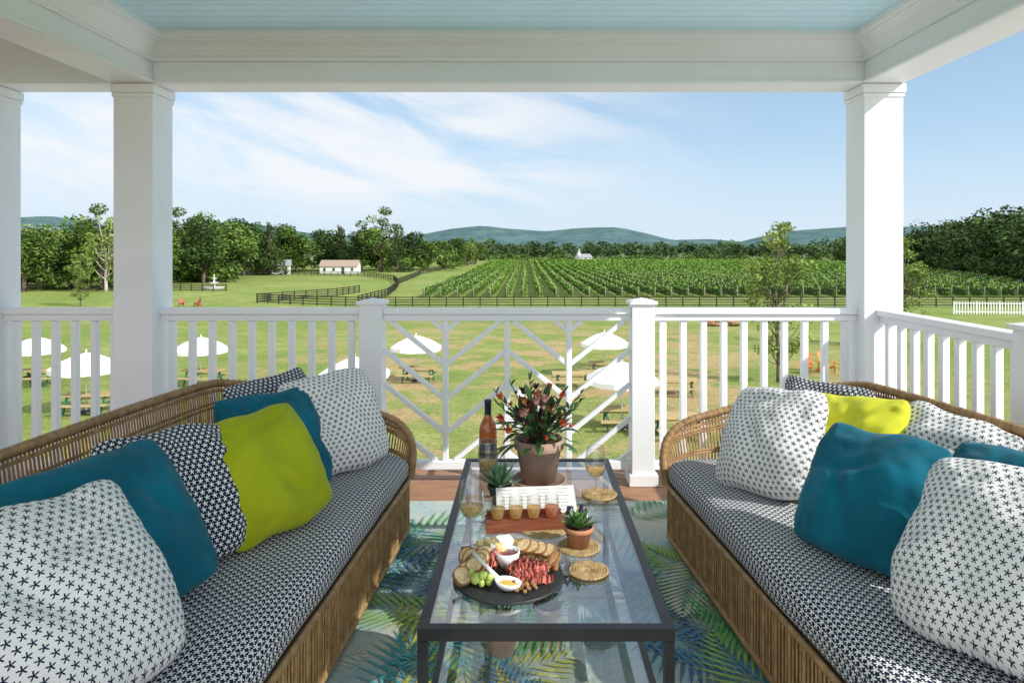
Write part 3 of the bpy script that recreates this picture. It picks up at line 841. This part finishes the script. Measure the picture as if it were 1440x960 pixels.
# ------------------------------------------------------------ pillows
def pillow(c, size, mat, az, lean=20, roll=0, T=.105, seed=0, name='throw_pillow', szy=None):
    n = 44; a = size / 2 * 1.03; b = (szy or size) / 2 * 1.03; mb = MB()
    def pt(u, v, sd):
        h = (max(0, 1 - abs(u) ** 2.3) * max(0, 1 - abs(v) ** 2.3)) ** .56
        x = a * u; y = b * v
        q = (u * u * v * v); k = 1 - .085 * q - .05 * q ** 4
        x *= k; y *= k
        x *= 1 - .03 * (1 - v * v) * u * u; y *= 1 - .03 * (1 - u * u) * v * v
        nz = mnoise.noise(Vector((u * 1.5 + seed * 7, v * 1.5, sd))); n2 = mnoise.noise(Vector((u * 4, v * 4 + seed * 3, sd * 2)))
        e = max(abs(u), abs(v)); th = math.atan2(v, u)
        corner = (abs(u) * abs(v)) ** 1.2
        wr = .010 * math.sin(th * 16 + seed * 2 + 4 * n2) * (e ** 2.2) * (1 - e ** 5) * (.4 + .9 * corner)
        fold = -.022 * math.exp(-((v - .25 * u - .5 + .2 * math.sin(seed)) / .09) ** 2) * math.exp(-(u - .3 * math.sin(seed * 1.7)) ** 2 / .25) if sd > 0 else 0
        fold += -.016 * math.exp(-((u * .8 + v * .5 + .35 * math.sin(seed * 2.3)) / .08) ** 2) * math.exp(-((v - u) - .7 * math.cos(seed)) ** 2 / .3) if sd > 0 else 0
        z = sd * (T * h * (1 + .28 * nz) + .010 * n2 * h ** .5 + wr) + fold * h
        z += sd * T * .16 * h * (-v)
        x += .016 * mnoise.noise(Vector((v * 1.6, seed * 5, u))); y += .016 * mnoise.noise(Vector((u * 1.6, seed * 9, v)))
        y -= .018 * (1 - u * u) * max(0, v)
        return (x, y, z)
    for sd in (1, -1):
        vs = []; uvs = []
        for j in range(n + 1):
            for i in range(n + 1):
                u = math.sin((2 * i / n - 1) * math.pi / 2) * .6 + (2 * i / n - 1) * .4; v = math.sin((2 * j / n - 1) * math.pi / 2) * .6 + (2 * j / n - 1) * .4
                vs.append(pt(u, v, sd)); uvs.append((u * a * 1.08, v * b * 1.08 * sd))
        fs = []
        for j in range(n):
            for i in range(n):
                f = (j * (n + 1) + i, j * (n + 1) + i + 1, (j + 1) * (n + 1) + i + 1, (j + 1) * (n + 1) + i)
                fs.append(f if sd > 0 else f[::-1])
        mb.add(vs, fs, mat, smooth=True, uvs=uvs)
    ob = mb.build(name, c)
    A = math.radians(az); l = math.radians(lean)
    nrm = Vector((math.cos(A) * math.cos(l), math.sin(A) * math.cos(l), math.sin(l)))
    up = (Vector((0, 0, 1)) - nrm * nrm.z).normalized(); rt_ = up.cross(nrm)
    M3 = Matrix((rt_, up, nrm)).transposed()
    ob.rotation_euler = (M3 @ Matrix.Rotation(math.radians(roll), 3, 'Z')).to_euler()
    return ob
pillow((-1.04, 1.50, .635), .51, PILW, -20, 40, -3, .115, 1)
pillow((-1.11, 1.84, .645), .48, TEAL, -24, 36, 2, .090, 2)
pillow((-1.09, 2.12, .645), .45, PILN, -32, 30, -3, .070, 3)
pillow((-.925, 2.40, .63), .45, LIME, -34, 30, 6, .095, 4)
pillow((-1.02, 2.78, .62), .46, TEAL, -34, 30, -2, .08, 5)
pillow((-.86, 3.08, .635), .47, PILW, -42, 26, 4, .095, 6)
pillow((-1.12, 3.08, .635), .44, PILN, -36, 22, 5, .075, 7)
pillow((-1.42, 1.58, .66), .46, LIME, -15, 25, 0, .08, 8)
pillow((1.01, 2.82, .625), .47, PILW, 207, 30, 8, .105, 11)
pillow((1.31, 3.04, .615), .44, PILN, 215, 22, 0, .075, 12)
pillow((1.25, 2.68, .63), .46, YELL, 209, 30, 6, .08, 13)
pillow((1.105, 2.20, .62), .45, TEAL, 208, 33, 2, .095, 14)
pillow((1.46, 2.42, .625), .46, PILW, 204, 30, -8, .085, 15)
pillow((1.45, 2.06, .60), .46, TEAL, 200, 36, 4, .085, 16)
pillow((1.20, 1.70, .64), .52, PILW, 203, 38, 8, .115, 17)

# ------------------------------------------------------------ coffee table
TX0, TX1, TY0, TY1, TZ = -.275, .375, 1.72, 3.12, .45
mb = MB(); t = .026
def frame(z, h):
    mb.b2((TX0, TY0, z - h), (TX1, TY0 + t, z), BLACKM); mb.b2((TX0, TY1 - t, z - h), (TX1, TY1, z), BLACKM)
    mb.b2((TX0, TY0 + t, z - h), (TX0 + t, TY1 - t, z), BLACKM); mb.b2((TX1 - t, TY0 + t, z - h), (TX1, TY1 - t, z), BLACKM)
frame(TZ, .032)
for x in (TX0 + t / 2, TX1 - t / 2):
    for y in (TY0 + t / 2, TY1 - t / 2): mb.box((x, y, (TZ - .034 + .014) / 2), (t - .001, t - .001, TZ - .034 - .014), BLACKM)
zz = .17
mb.b2((TX0 + t, TY0 + .004, zz - .02), (TX1 - t, TY0 + .022, zz), BLACKM); mb.b2((TX0 + t, TY1 - .022, zz - .02), (TX1 - t, TY1 - .004, zz), BLACKM)
mb.b2((TX0 + .004, TY0 + t, zz - .02), (TX0 + .022, TY1 - t, zz), BLACKM); mb.b2((TX1 - .022, TY0 + t, zz - .02), (TX1 - .004, TY1 - t, zz), BLACKM)
def gplane(z, ins):
    mb.add([(TX0 + ins, TY0 + ins, z), (TX1 - ins, TY0 + ins, z), (TX1 - ins, TY1 - ins, z), (TX0 + ins, TY1 - ins, z)], [(0, 1, 2, 3)], GLASS)
gplane(TZ - .004, t); gplane(zz - .003, .023)
mb.build('coffee_table')
ZT0 = TZ - .003

# ------------------------------------------------------------ tabletop items
AMB = glass_mat('white_wine', (.98, .84, .54), .0, body=(.90, .64, .28), bodyfac=.4)
def wine_glass(x, y):
    mb = MB()
    mb.lathe([(.0, .0), (.034, .001), (.034, .003), (.006, .008), (.004, .02), (.004, .085), (.010, .095), (.028, .110), (.039, .135), (.040, .155), (.036, .185), (.031, .212)], CLEAR, 28)
    mb.lathe([(.0, .098), (.020, .106), (.034, .126), (.037, .136), (.0, .136)], AMB, 24)
    mb.torus((0, 0, .212), .031, .0013, CLEAR, 28, 5)
    mb.build('wine_glass', (x, y, ZT0))
for p in ((-.176, 2.19), (-.15, 2.66), (.262, 2.58)): wine_glass(*p)
mb = MB()
BOT = glass_mat('rose_bottle_glass', (.80, .36, .14), .03, body=(.66, .27, .09), bodyfac=.7)
FOIL = simple('bottle_foil', (.015, .02, .04), .35, spec=.6); LAB = simple('bottle_label', (.03, .035, .06), .5, col2=(.05, .055, .09), vscale=60)
GOLD = simple('gold_print', (.65, .45, .15), .35, metal=.6)
mb.lathe([(0, 0), (.036, 0), (.0385, .006), (.0385, .17), (.034, .195), (.020, .222), (.0145, .24), (.0142, .25)], BOT, 32)
mb.lathe([(.0148, .235), (.0152, .29), (.0165, .292), (.0165, .302), (.0, .303)], FOIL, 24)
mb.lathe([(.0390, .045), (.0390, .125)], LAB, 32); mb.lathe([(.0392, .05), (.0392, .054)], GOLD, 32); mb.lathe([(.0392, .116), (.0392, .119)], GOLD, 32)
for k in range(9):
    a0 = -2.2 + k * .14
    mb.box((.0391 * math.cos(a0), .0391 * math.sin(a0), .086), (.0015, .003, .012 if k % 2 else .009), GOLD, rot=Matrix.Rotation(a0, 4, 'Z'))
mb.build('wine_bottle', (-.167, 2.98, ZT0))
TERR = simple('taupe_clay', (.40, .27, .21), .8, var=.2, vscale=12, bump=.15, bscale=60)
TERR2 = simple('terracotta', (.50, .22, .11), .8, var=.25, vscale=20)
DARKP = simple('dark_pot', (.05, .06, .05), .5)
SOIL = simple('soil', (.04, .028, .02), .95, bump=.5, bscale=80)
def PL(name, c, c2): return simple(name, c, .5, vscale=30, col2=c2)
LF1 = PL('plant_green', (.07, .17, .04), (.13, .25, .07)); LF2 = PL('plant_burgundy', (.13, .025, .03), (.06, .03, .02)); LF3 = PL('succulent_green', (.18, .33, .16), (.10, .24, .13))
LF4 = PL('dark_leaf', (.03, .07, .03), (.06, .11, .04)); FRED = PL('flower_red', (.60, .05, .03), (.65, .16, .04)); FOR = PL('flower_orange', (.75, .25, .05), (.7, .4, .1)); FPK = PL('flower_pink', (.65, .25, .25), (.75, .45, .35))
def blade(mb, base, d, L, w, mat, droop=.3, n=5, M=None):
    d = Vector(d).normalized(); side = d.cross(Vector((0, 0, 1)))
    side = side.normalized() if side.length > .05 else Vector((1, 0, 0))
    base = Vector(base); vs = []
    for i in range(n + 1):
        t = i / n; p = base + d * (L * t) + Vector((0, 0, -droop * L * t * t)); ww = w * math.sin(math.pi * min(.98, t * .85 + .12)) 
        up = side.cross(d) * (ww * .35)
        vs += [tuple(p - side * ww + up), tuple(p), tuple(p + side * ww + up)]
    fs = []
    for i in range(n):
        o = i * 3; fs += [(o, o + 1, o + 4, o + 3), (o + 1, o + 2, o + 5, o + 4)]
    mb.add(vs, fs, mat, smooth=True, M=M)
def pot(mb, r, h, mat, rim=.012):
    mb.lathe([(0, 0), (r * .68, 0), (r * .94, h * .78), (r * 1.0, h * .78), (r * 1.04, h * .80), (r * 1.05, h), (r * .96, h), (r * .92, h * .88), (0, h * .88)], mat, 28)
    mb.lathe([(r * .915, h * .885), (0, h * .9)], SOIL, 20)
rg = random.Random(9)
mb = MB(); pot(mb, .098, .185, TERR)
mb.lathe([(0, .002), (.1, .002), (.115, .02), (.108, .02), (.098, .008), (0, .008)], TERR, 28)
for i in range(140):
    a = rg.uniform(0, 6.28); e = rg.uniform(.0, 1.4); d = (math.cos(a) * math.cos(e), math.sin(a) * math.cos(e), math.sin(e))
    L0 = rg.uniform(.04, .18); b0 = Vector((d[0] * L0 * .9, d[1] * L0 * .9, .165 + d[2] * L0))
    blade(mb, b0, (d[0] + rg.uniform(-.4, .4), d[1] + rg.uniform(-.4, .4), d[2] + rg.uniform(-.3, .3)), rg.uniform(.05, .10), rg.uniform(.009, .02), rg.choice([LF1, LF1, LF4, LF2, LF4]), rg.uniform(0, .5))
for i in range(32):
    a = rg.uniform(0, 6.28); e = rg.uniform(.3, 1.45); d = Vector((math.cos(a) * math.cos(e), math.sin(a) * math.cos(e), math.sin(e))); L0 = rg.uniform(.12, .24)
    tip = Vector((0, 0, .165)) + d * L0; mb.tube([(d.x * .03, d.y * .03, .16), tuple(Vector((0, 0, .165)) + d * L0 * .5 + Vector((0, 0, .01))), tuple(tip)], .0018, LF4, 5)
    mt = rg.choice([FRED, FRED, FOR, FPK, LF2]); q0 = rg.uniform(.8, 1.5)
    for k in range(7):
        q = k * .9; dd = d + Vector((math.cos(q), math.sin(q), .1)) * .6; blade(mb, tip, dd, rg.uniform(.018, .028) * q0, .008 * q0, mt, 0, 3)
    mb.ball(tuple(tip + d * .008), .008 * q0, mt, 8)
for (a, L) in ((2.0, .30), (1.1, .27), (.2, .27), (3.0, .26), (1.7, .34), (-.6, .24), (.5, .3), (2.6, .3)):
    d = Vector((math.cos(a) * .75, math.sin(a * 3) * .3, .7)).normalized(); p0 = Vector((0, 0, .16))
    mb.tube([p0, p0 + d * L * .6, p0 + d * L], .0018, LF4, 5)
    for k in range(9):
        q = p0 + d * L * (.35 + k * .07); blade(mb, q, d * .6 + Vector((rg.uniform(-1, 1), rg.uniform(-1, 1), .2)), .04, .007, rg.choice([LF1, LF4, LF2]), .1)
mb.build('potted_flower_arrangement', (.052, 2.80, ZT0))
def succulent(name, x, y, z, r, h, pm, n=26, L=.06, mat=LF3, w=.008, sd=1):
    mb = MB(); pot(mb, r, h, pm); rg = random.Random(sd)
    for i in range(n):
        a = i * 2.4; e = .25 + 1.2 * i / n; d = (math.cos(a) * math.cos(e), math.sin(a) * math.cos(e), math.sin(e))
        blade(mb, (d[0] * .01, d[1] * .01, h * .88), d, L * rg.uniform(.8, 1.15), w, mat, -.1, 4)
    mb.build(name, (x, y, z))
succulent('agave_pot', -.10, 2.58, ZT0, .045, .07, DARKP, 34, .095, LF3, .010, 1)
succulent('small_succulent_pot', .168, 2.19, ZT0 + .008, .046, .065, TERR2, 30, .05, LF1, .012, 2)
succulent('small_succulent_pot', -.075, 2.10, zz, .055, .08, TERR, 26, .06, LF4, .012, 3)
succulent('small_succulent_pot', .07, 2.26, zz, .045, .06, TERR, 26, .06, LF4, .012, 4)
SEAG = simple('seagrass', (.50, .36, .17), .8, vscale=60, col2=(.31, .20, .09), bump=.4, bscale=200)
def coaster(x, y, r, z=0):
    mb = MB(); k = .005
    q = .004
    while q < r:
        mb.torus((0, 0, k * .8), q, k * .8, SEAG, 36, 6); q += .0085
    for i in range(30):
        a = i * 2 * math.pi / 30; mb.tube([(math.cos(a) * .01, math.sin(a) * .01, k * 1.2), (math.cos(a + .08) * r, math.sin(a + .08) * r, k * 1.2)], .0018, SEAG, 4)
    mb.build('woven_coaster', (x, y, ZT0 + z))
coaster(.06, 2.34, .085); coaster(.168, 2.19, .072); coaster(.185, 2.03, .062); coaster(.285, 2.66, .07); coaster(.16, 2.48, .06)
MAH = simple('mahogany', (.24, .075, .033), .4, vscale=8, col2=(.14, .038, .02), stretch=(1, 12, 12))
ROSE = glass_mat('rose_wine', (.95, .70, .55), .0, body=(.80, .36, .22), bodyfac=.5)
mb = MB()
mb.box((0, 0, .018), (.27, .085, .034), MAH); mb.box((0, .036, .043), (.26, .012, .014), MAH)
for i in range(4):
    x = -.093 + i * .062; c = (x, -.003, .030)
    mb.lathe([(0, .006), (.018, .006), (.024, .03), (.0255, .05), (.023, .078)], CLEAR, 20, c=c); mb.lathe([(0, .009), (.018, .009), (.0235, .03), (.0245, .044), (0, .044)], (AMB, AMB, AMB, ROSE)[i], 20, c=c)
    mb.torus((c[0], c[1], c[2] + .078), .023, .0009, CLEAR, 20, 4)
mb.build('tasting_flight', (-.005, 2.35, ZT0), .10, bevel=.003)
CARD = simple('card_paper', (.64, .64, .62), .7, var=.08)
INK = simple('card_ink', (.30, .30, .32), .7)
mb = MB(); Mx = Matrix.Rotation(math.radians(-52), 4, 'X')
mb.box((0, 0, .05), (.29, .003, .11), CARD, M=Mx)
rgc = random.Random(3)
for i in range(7):
    for j in range(4):
        x0 = -.13 + j * .068
        for k in range(3):
            w_ = rgc.uniform(.006, .016); mb.box((x0 + w_ / 2, -.0022, .008 + i * .014), (w_, .0006, .0022), INK, M=Mx); x0 += w_ + .003
mb.build('menu_card', (.04, 2.455, ZT0 + .012), .10)
mb = MB()
for dx in (0, .045):
    mb.lathe([(0, 0), (.016, 0), (.018, .01), (.018, .03), (.012, .038), (.012, .05), (0, .05)], FOIL, 16, c=(dx, dx * .4, 0))
    mb.lathe([(.0184, .008), (.0184, .026)], CARD, 16, c=(dx, dx * .4, 0))
mb.build('condiment_jars', (.155, 2.41, ZT0))

def board():
    SL_ = simple('slate', (.025, .027, .03), .5, var=.3, vscale=20, bump=.3, bscale=40)
    BRD = simple('baguette', (.66, .44, .20), .8, vscale=80, col2=(.80, .64, .40), bump=.5, bscale=150); CRU = simple('crust', (.33, .15, .05), .7, var=.4, vscale=30)
    CHS = simple('cheese', (.80, .62, .28), .5, var=.1); CHW = simple('white_cheese', (.85, .83, .78), .6); MEAT = simple('prosciutto', (.34, .045, .035), .4, vscale=45, col2=(.56, .19, .14))
    SAL = simple('salami', (.22, .03, .02), .45, vscale=110, col2=(.40, .14, .10)); GRP = simple('green_grape', (.42, .52, .12), .25, var=.2, spec=.6); POR = simple('porcelain', (.85, .85, .84), .2, spec=.5)
    JAM = simple('jam', (.16, .02, .02), .2, spec=.6); NUT = simple('nuts', (.34, .17, .07), .6, var=.4, vscale=60); MUS = simple('mustard', (.62, .42, .08), .4)
    mb = MB(); rg = random.Random(2)
    prof = [(0, 0), (.158, 0), (.162, .003), (.161, .008), (.157, .009), (0, .009)]
    mb.lathe(prof, SL_, 48)
    z = .009
    Rz = lambda q: Matrix.Rotation(q, 4, 'Z'); Rx = lambda q: Matrix.Rotation(q, 4, 'X')
    def slice_(c, r, h, rot):
        n = 20; vs = []
        for (zz_, f) in ((-h / 2, 1), (h / 2, 1), (h / 2 + .0006, .86)):
            for k in range(n):
                a = 2 * math.pi * k / n; q = r * f * (1 + .06 * math.sin(3 * a + c[0] * 90)); vs.append((q * math.cos(a), q * .85 * math.sin(a), zz_))
        T = Matrix.Translation(c) @ rot
        mb.add(vs, [tuple(range(n))[::-1]] + [(k, (k + 1) % n, n + (k + 1) % n, n + k) for k in range(n)] + [(n + k, n + (k + 1) % n, 2 * n + (k + 1) % n, 2 * n + k) for k in range(n)], CRU, M=T)
        mb.add(vs[2 * n:], [tuple(range(n))], BRD, M=T)
    for i in range(7):
        t_ = i / 6; slice_((-.128 + .03 * math.sin(t_ * 3), -.055 + t_ * .125, z + .018 + .004 * (i % 2)), .031, .008, Rz(.6 - t_ * .9) @ Rx(.65))
    for i in range(4):
        slice_((-.096 + .008 * i, -.03 + i * .026, z + .036), .027, .008, Rz(-.3 + .3 * i) @ Rx(.5))
    for i in range(7):
        t_ = i / 6; slice_((.015 + t_ * .115, .122 - t_ * .068, z + .020 + .004 * (i % 2)), .031, .008, Rz(-.4 - t_ * .7) @ Rx(.65))
    for i in range(4):
        slice_((.045 + i * .024, .09 - i * .012, z + .040), .027, .008, Rz(-.9) @ Rx(.5))
    for i in range(32):
        mb.box((-.055 + rg.uniform(-.035, .035), .095 + rg.uniform(-.03, .035), z + .01 + rg.random() * .04), (.019, .016, .014), rg.choice([CHS, CHS, CHW]), rot=Rz(rg.random() * 3) @ Rx(rg.uniform(-.5, .5)))
    mb.box((-.015, .125, z + .026), (.045, .035, .045), CHW, rot=Rz(.4))
    mb.lathe([(0, .0), (.022, 0), (.036, .026), (.038, .042), (.035, .042), (.030, .020), (0, .014)], POR, 28, c=(-.005, .05, z)); mb.lathe([(.0335, .033), (0, .035)], JAM, 20, c=(-.005, .05, z))
    def ribbon(c, L, w, mat, ang, tilt=0):
        n = 24; vs = []
        ph = rg.random() * 6
        for i in range(n + 1):
            t_ = i / n; x = (t_ - .5) * L; zz_ = .010 + .008 * math.sin(t_ * 26 + ph); yy = .006 * math.sin(t_ * 15 + ph)
            vs += [(x, yy - w / 2, zz_ * .4), (x + .002, yy - w * .15, zz_ + .005), (x, yy + w * .2, zz_ * .9 + .003), (x, yy + w / 2, zz_ * .5)]
        fs = []
        for i in range(n):
            o = i * 4; fs += [(o + k, o + k + 1, o + k + 5, o + k + 4) for k in range(3)]
        mb.add(vs, fs, mat, smooth=True, M=Matrix.Translation(c) @ Rz(ang) @ Rx(tilt))
    for i in range(36):
        dx, dy = rg.uniform(-.045, .045), rg.uniform(-.05, .045)
        ribbon((.06 + dx, -.015 + dy, z + rg.random() * .034 * max(.2, 1 - math.hypot(dx, dy) / .06)), rg.uniform(.035, .06), rg.uniform(.015, .024), rg.choice([MEAT, MEAT, SAL]), rg.random() * 3, rg.uniform(-.5, .5))
    for i in range(12): ribbon((-.055 + rg.uniform(-.02, .025), .04 + rg.uniform(-.02, .02), z + rg.random() * .026), .04, .018, MEAT, rg.random() * 3, rg.uniform(-.4, .4))
    for i in range(26): mb.ball((-.075 + rg.uniform(-.03, .028), -.065 + rg.uniform(-.03, .022), z + .009 + rg.random() * .024), (.0095, .0095, .011), GRP, 10)
    for i in range(40):
        a = rg.random() * 6.28; q = rg.uniform(0, .03); mb.ball((.035 + q * math.cos(a) * 1.6, -.09 + q * math.sin(a), z + .005 + rg.random() * .012), (.008, .005, .005), NUT, 7, rot=Matrix.Rotation(rg.random() * 3, 3, 'Z'), jit=.3)
    for i in range(20): mb.ball((.125 + rg.uniform(-.02, .015), .03 + rg.uniform(-.03, .03), z + .006 + rg.random() * .008), (.009, .006, .005), rg.choice([NUT, CRU]), 7, jit=.3)
    Ms = Matrix.Translation((.0, -.10, z + .006)) @ Matrix.Rotation(.1, 4, 'Y')
    mb.lathe([(0, 0), (.018, .001), (.030, .012), (.033, .020), (.030, .020), (.018, .006), (0, .005)], POR, 24, M=Ms @ Matrix.Diagonal((1.15, .9, 1, 1)))
    mb.lathe([(.024, .013), (0, .015)], MUS, 16, M=Ms)
    mb.tube([(-.025, -.085, z + .022), (-.06, -.055, z + .042), (-.10, -.015, z + .060)], [.008, .005, .006], POR, 8)
    ob = mb.build('charcuterie_board', (-.052, 1.995, ZT0)); ob.scale = (1, 1, 1.12)
board()

# ------------------------------------------------------------ light
el = math.radians(34.5); S = Vector((.85 * math.cos(el), -.53 * math.cos(el), math.sin(el))).normalized()
sd = bpy.data.lights.new('sun', 'SUN'); sd.energy = 5.0; sd.angle = math.radians(.5); sd.color = (1, .955, .88)
so = bpy.data.objects.new('sun', sd); scene.collection.objects.link(so); so.rotation_euler = S.to_track_quat('Z', 'Y').to_euler()
w = bpy.data.worlds.new('World'); scene.world = w; w.use_nodes = True; nt = w.node_tree; nt.nodes.clear()
out = N(nt, 'ShaderNodeOutputWorld'); bg = N(nt, 'ShaderNodeBackground'); bg.inputs[1].default_value = .15
sky = N(nt, 'ShaderNodeTexSky'); sky.sky_type = 'NISHITA'; sky.sun_disc = False; sky.sun_elevation = el; sky.sun_rotation = math.atan2(S.x, S.y)
sky.air_density = 1.0; sky.dust_density = .4; sky.ozone_density = 1.6
nt.links.new(sky.outputs[0], bg.inputs[0])
tc = N(nt, 'ShaderNodeTexCoord'); sp = N(nt, 'ShaderNodeSeparateXYZ'); nt.links.new(tc.outputs['Generated'], sp.inputs[0])
x, y, z = sp.outputs
def wmix(fac, a, col, st):
    b = N(nt, 'ShaderNodeBackground'); b.inputs[0].default_value = (*col, 1); b.inputs[1].default_value = st
    mx = N(nt, 'ShaderNodeMixShader'); nt.links.new(fac, mx.inputs[0]); nt.links.new(a, mx.inputs[1]); nt.links.new(b.outputs[0], mx.inputs[2]); return mx.outputs[0]
hz = math_n(nt, 'ADD', math_n(nt, 'MULTIPLY', ramp(nt, z, .30, 0.0), .52), .36)
sh = wmix(hz, bg.outputs[0], (.54, .77, 1.0), .97)
low = math_n(nt, 'MULTIPLY', ramp(nt, z, .16, -.01), .65)
sh = wmix(low, sh, (.82, .91, 1.0), .95)
s_ = math_n(nt, 'ADD', math_n(nt, 'MULTIPLY', z, .96), math_n(nt, 'MULTIPLY', x, .26)); t_ = math_n(nt, 'SUBTRACT', math_n(nt, 'MULTIPLY', x, .96), math_n(nt, 'MULTIPLY', z, .26))
cb = N(nt, 'ShaderNodeCombineXYZ'); nt.links.new(math_n(nt, 'MULTIPLY', t_, 2.2), cb.inputs[0]); nt.links.new(math_n(nt, 'MULTIPLY', s_, 9), cb.inputs[1]); nt.links.new(math_n(nt, 'MULTIPLY', y, 1.5), cb.inputs[2])
nz = N(nt, 'ShaderNodeTexNoise'); nz.inputs['Scale'].default_value = 1.4; nz.inputs['Detail'].default_value = 9; nz.inputs['Roughness'].default_value = .58; nz.inputs['Distortion'].default_value = .5
nt.links.new(cb.outputs[0], nz.inputs['Vector'])
m1 = ramp(nt, nz.outputs['Fac'], .33, .60)
m2 = ramp(nt, x, .34, -.12)
m3 = ramp(nt, z, .02, .10)
mask = math_n(nt, 'MULTIPLY', math_n(nt, 'MULTIPLY', m1, m2), math_n(nt, 'MULTIPLY', m3, .9))
sh = wmix(mask, sh, (.95, .97, 1), .98)
nb = noise_n(nt, tc.outputs['Generated'], 2.2, 6, .6)
back_fill = math_n(nt, 'MULTIPLY', ramp(nt, y, .05, -.45), ramp(nt, nb, .25, .55))
sh = wmix(math_n(nt, 'MULTIPLY', back_fill, .85), sh, (.97, .98, 1.0), 1.95)  # unseen bright cloud bank behind the camera, added to fill the porch
nt.links.new(sh, out.inputs[0])

# ------------------------------------------------------------ camera
cd = bpy.data.cameras.new('camera'); cd.lens = 24; cd.sensor_width = 36; cd.shift_x = -20 / 1440; cd.shift_y = -130 / 1440; cd.clip_end = 30000; cd.clip_start = .05
co = bpy.data.objects.new('camera', cd); scene.collection.objects.link(co); co.location = (0, 0, CAMZ); co.rotation_euler = (math.radians(90), 0, 0)
scene.camera = co
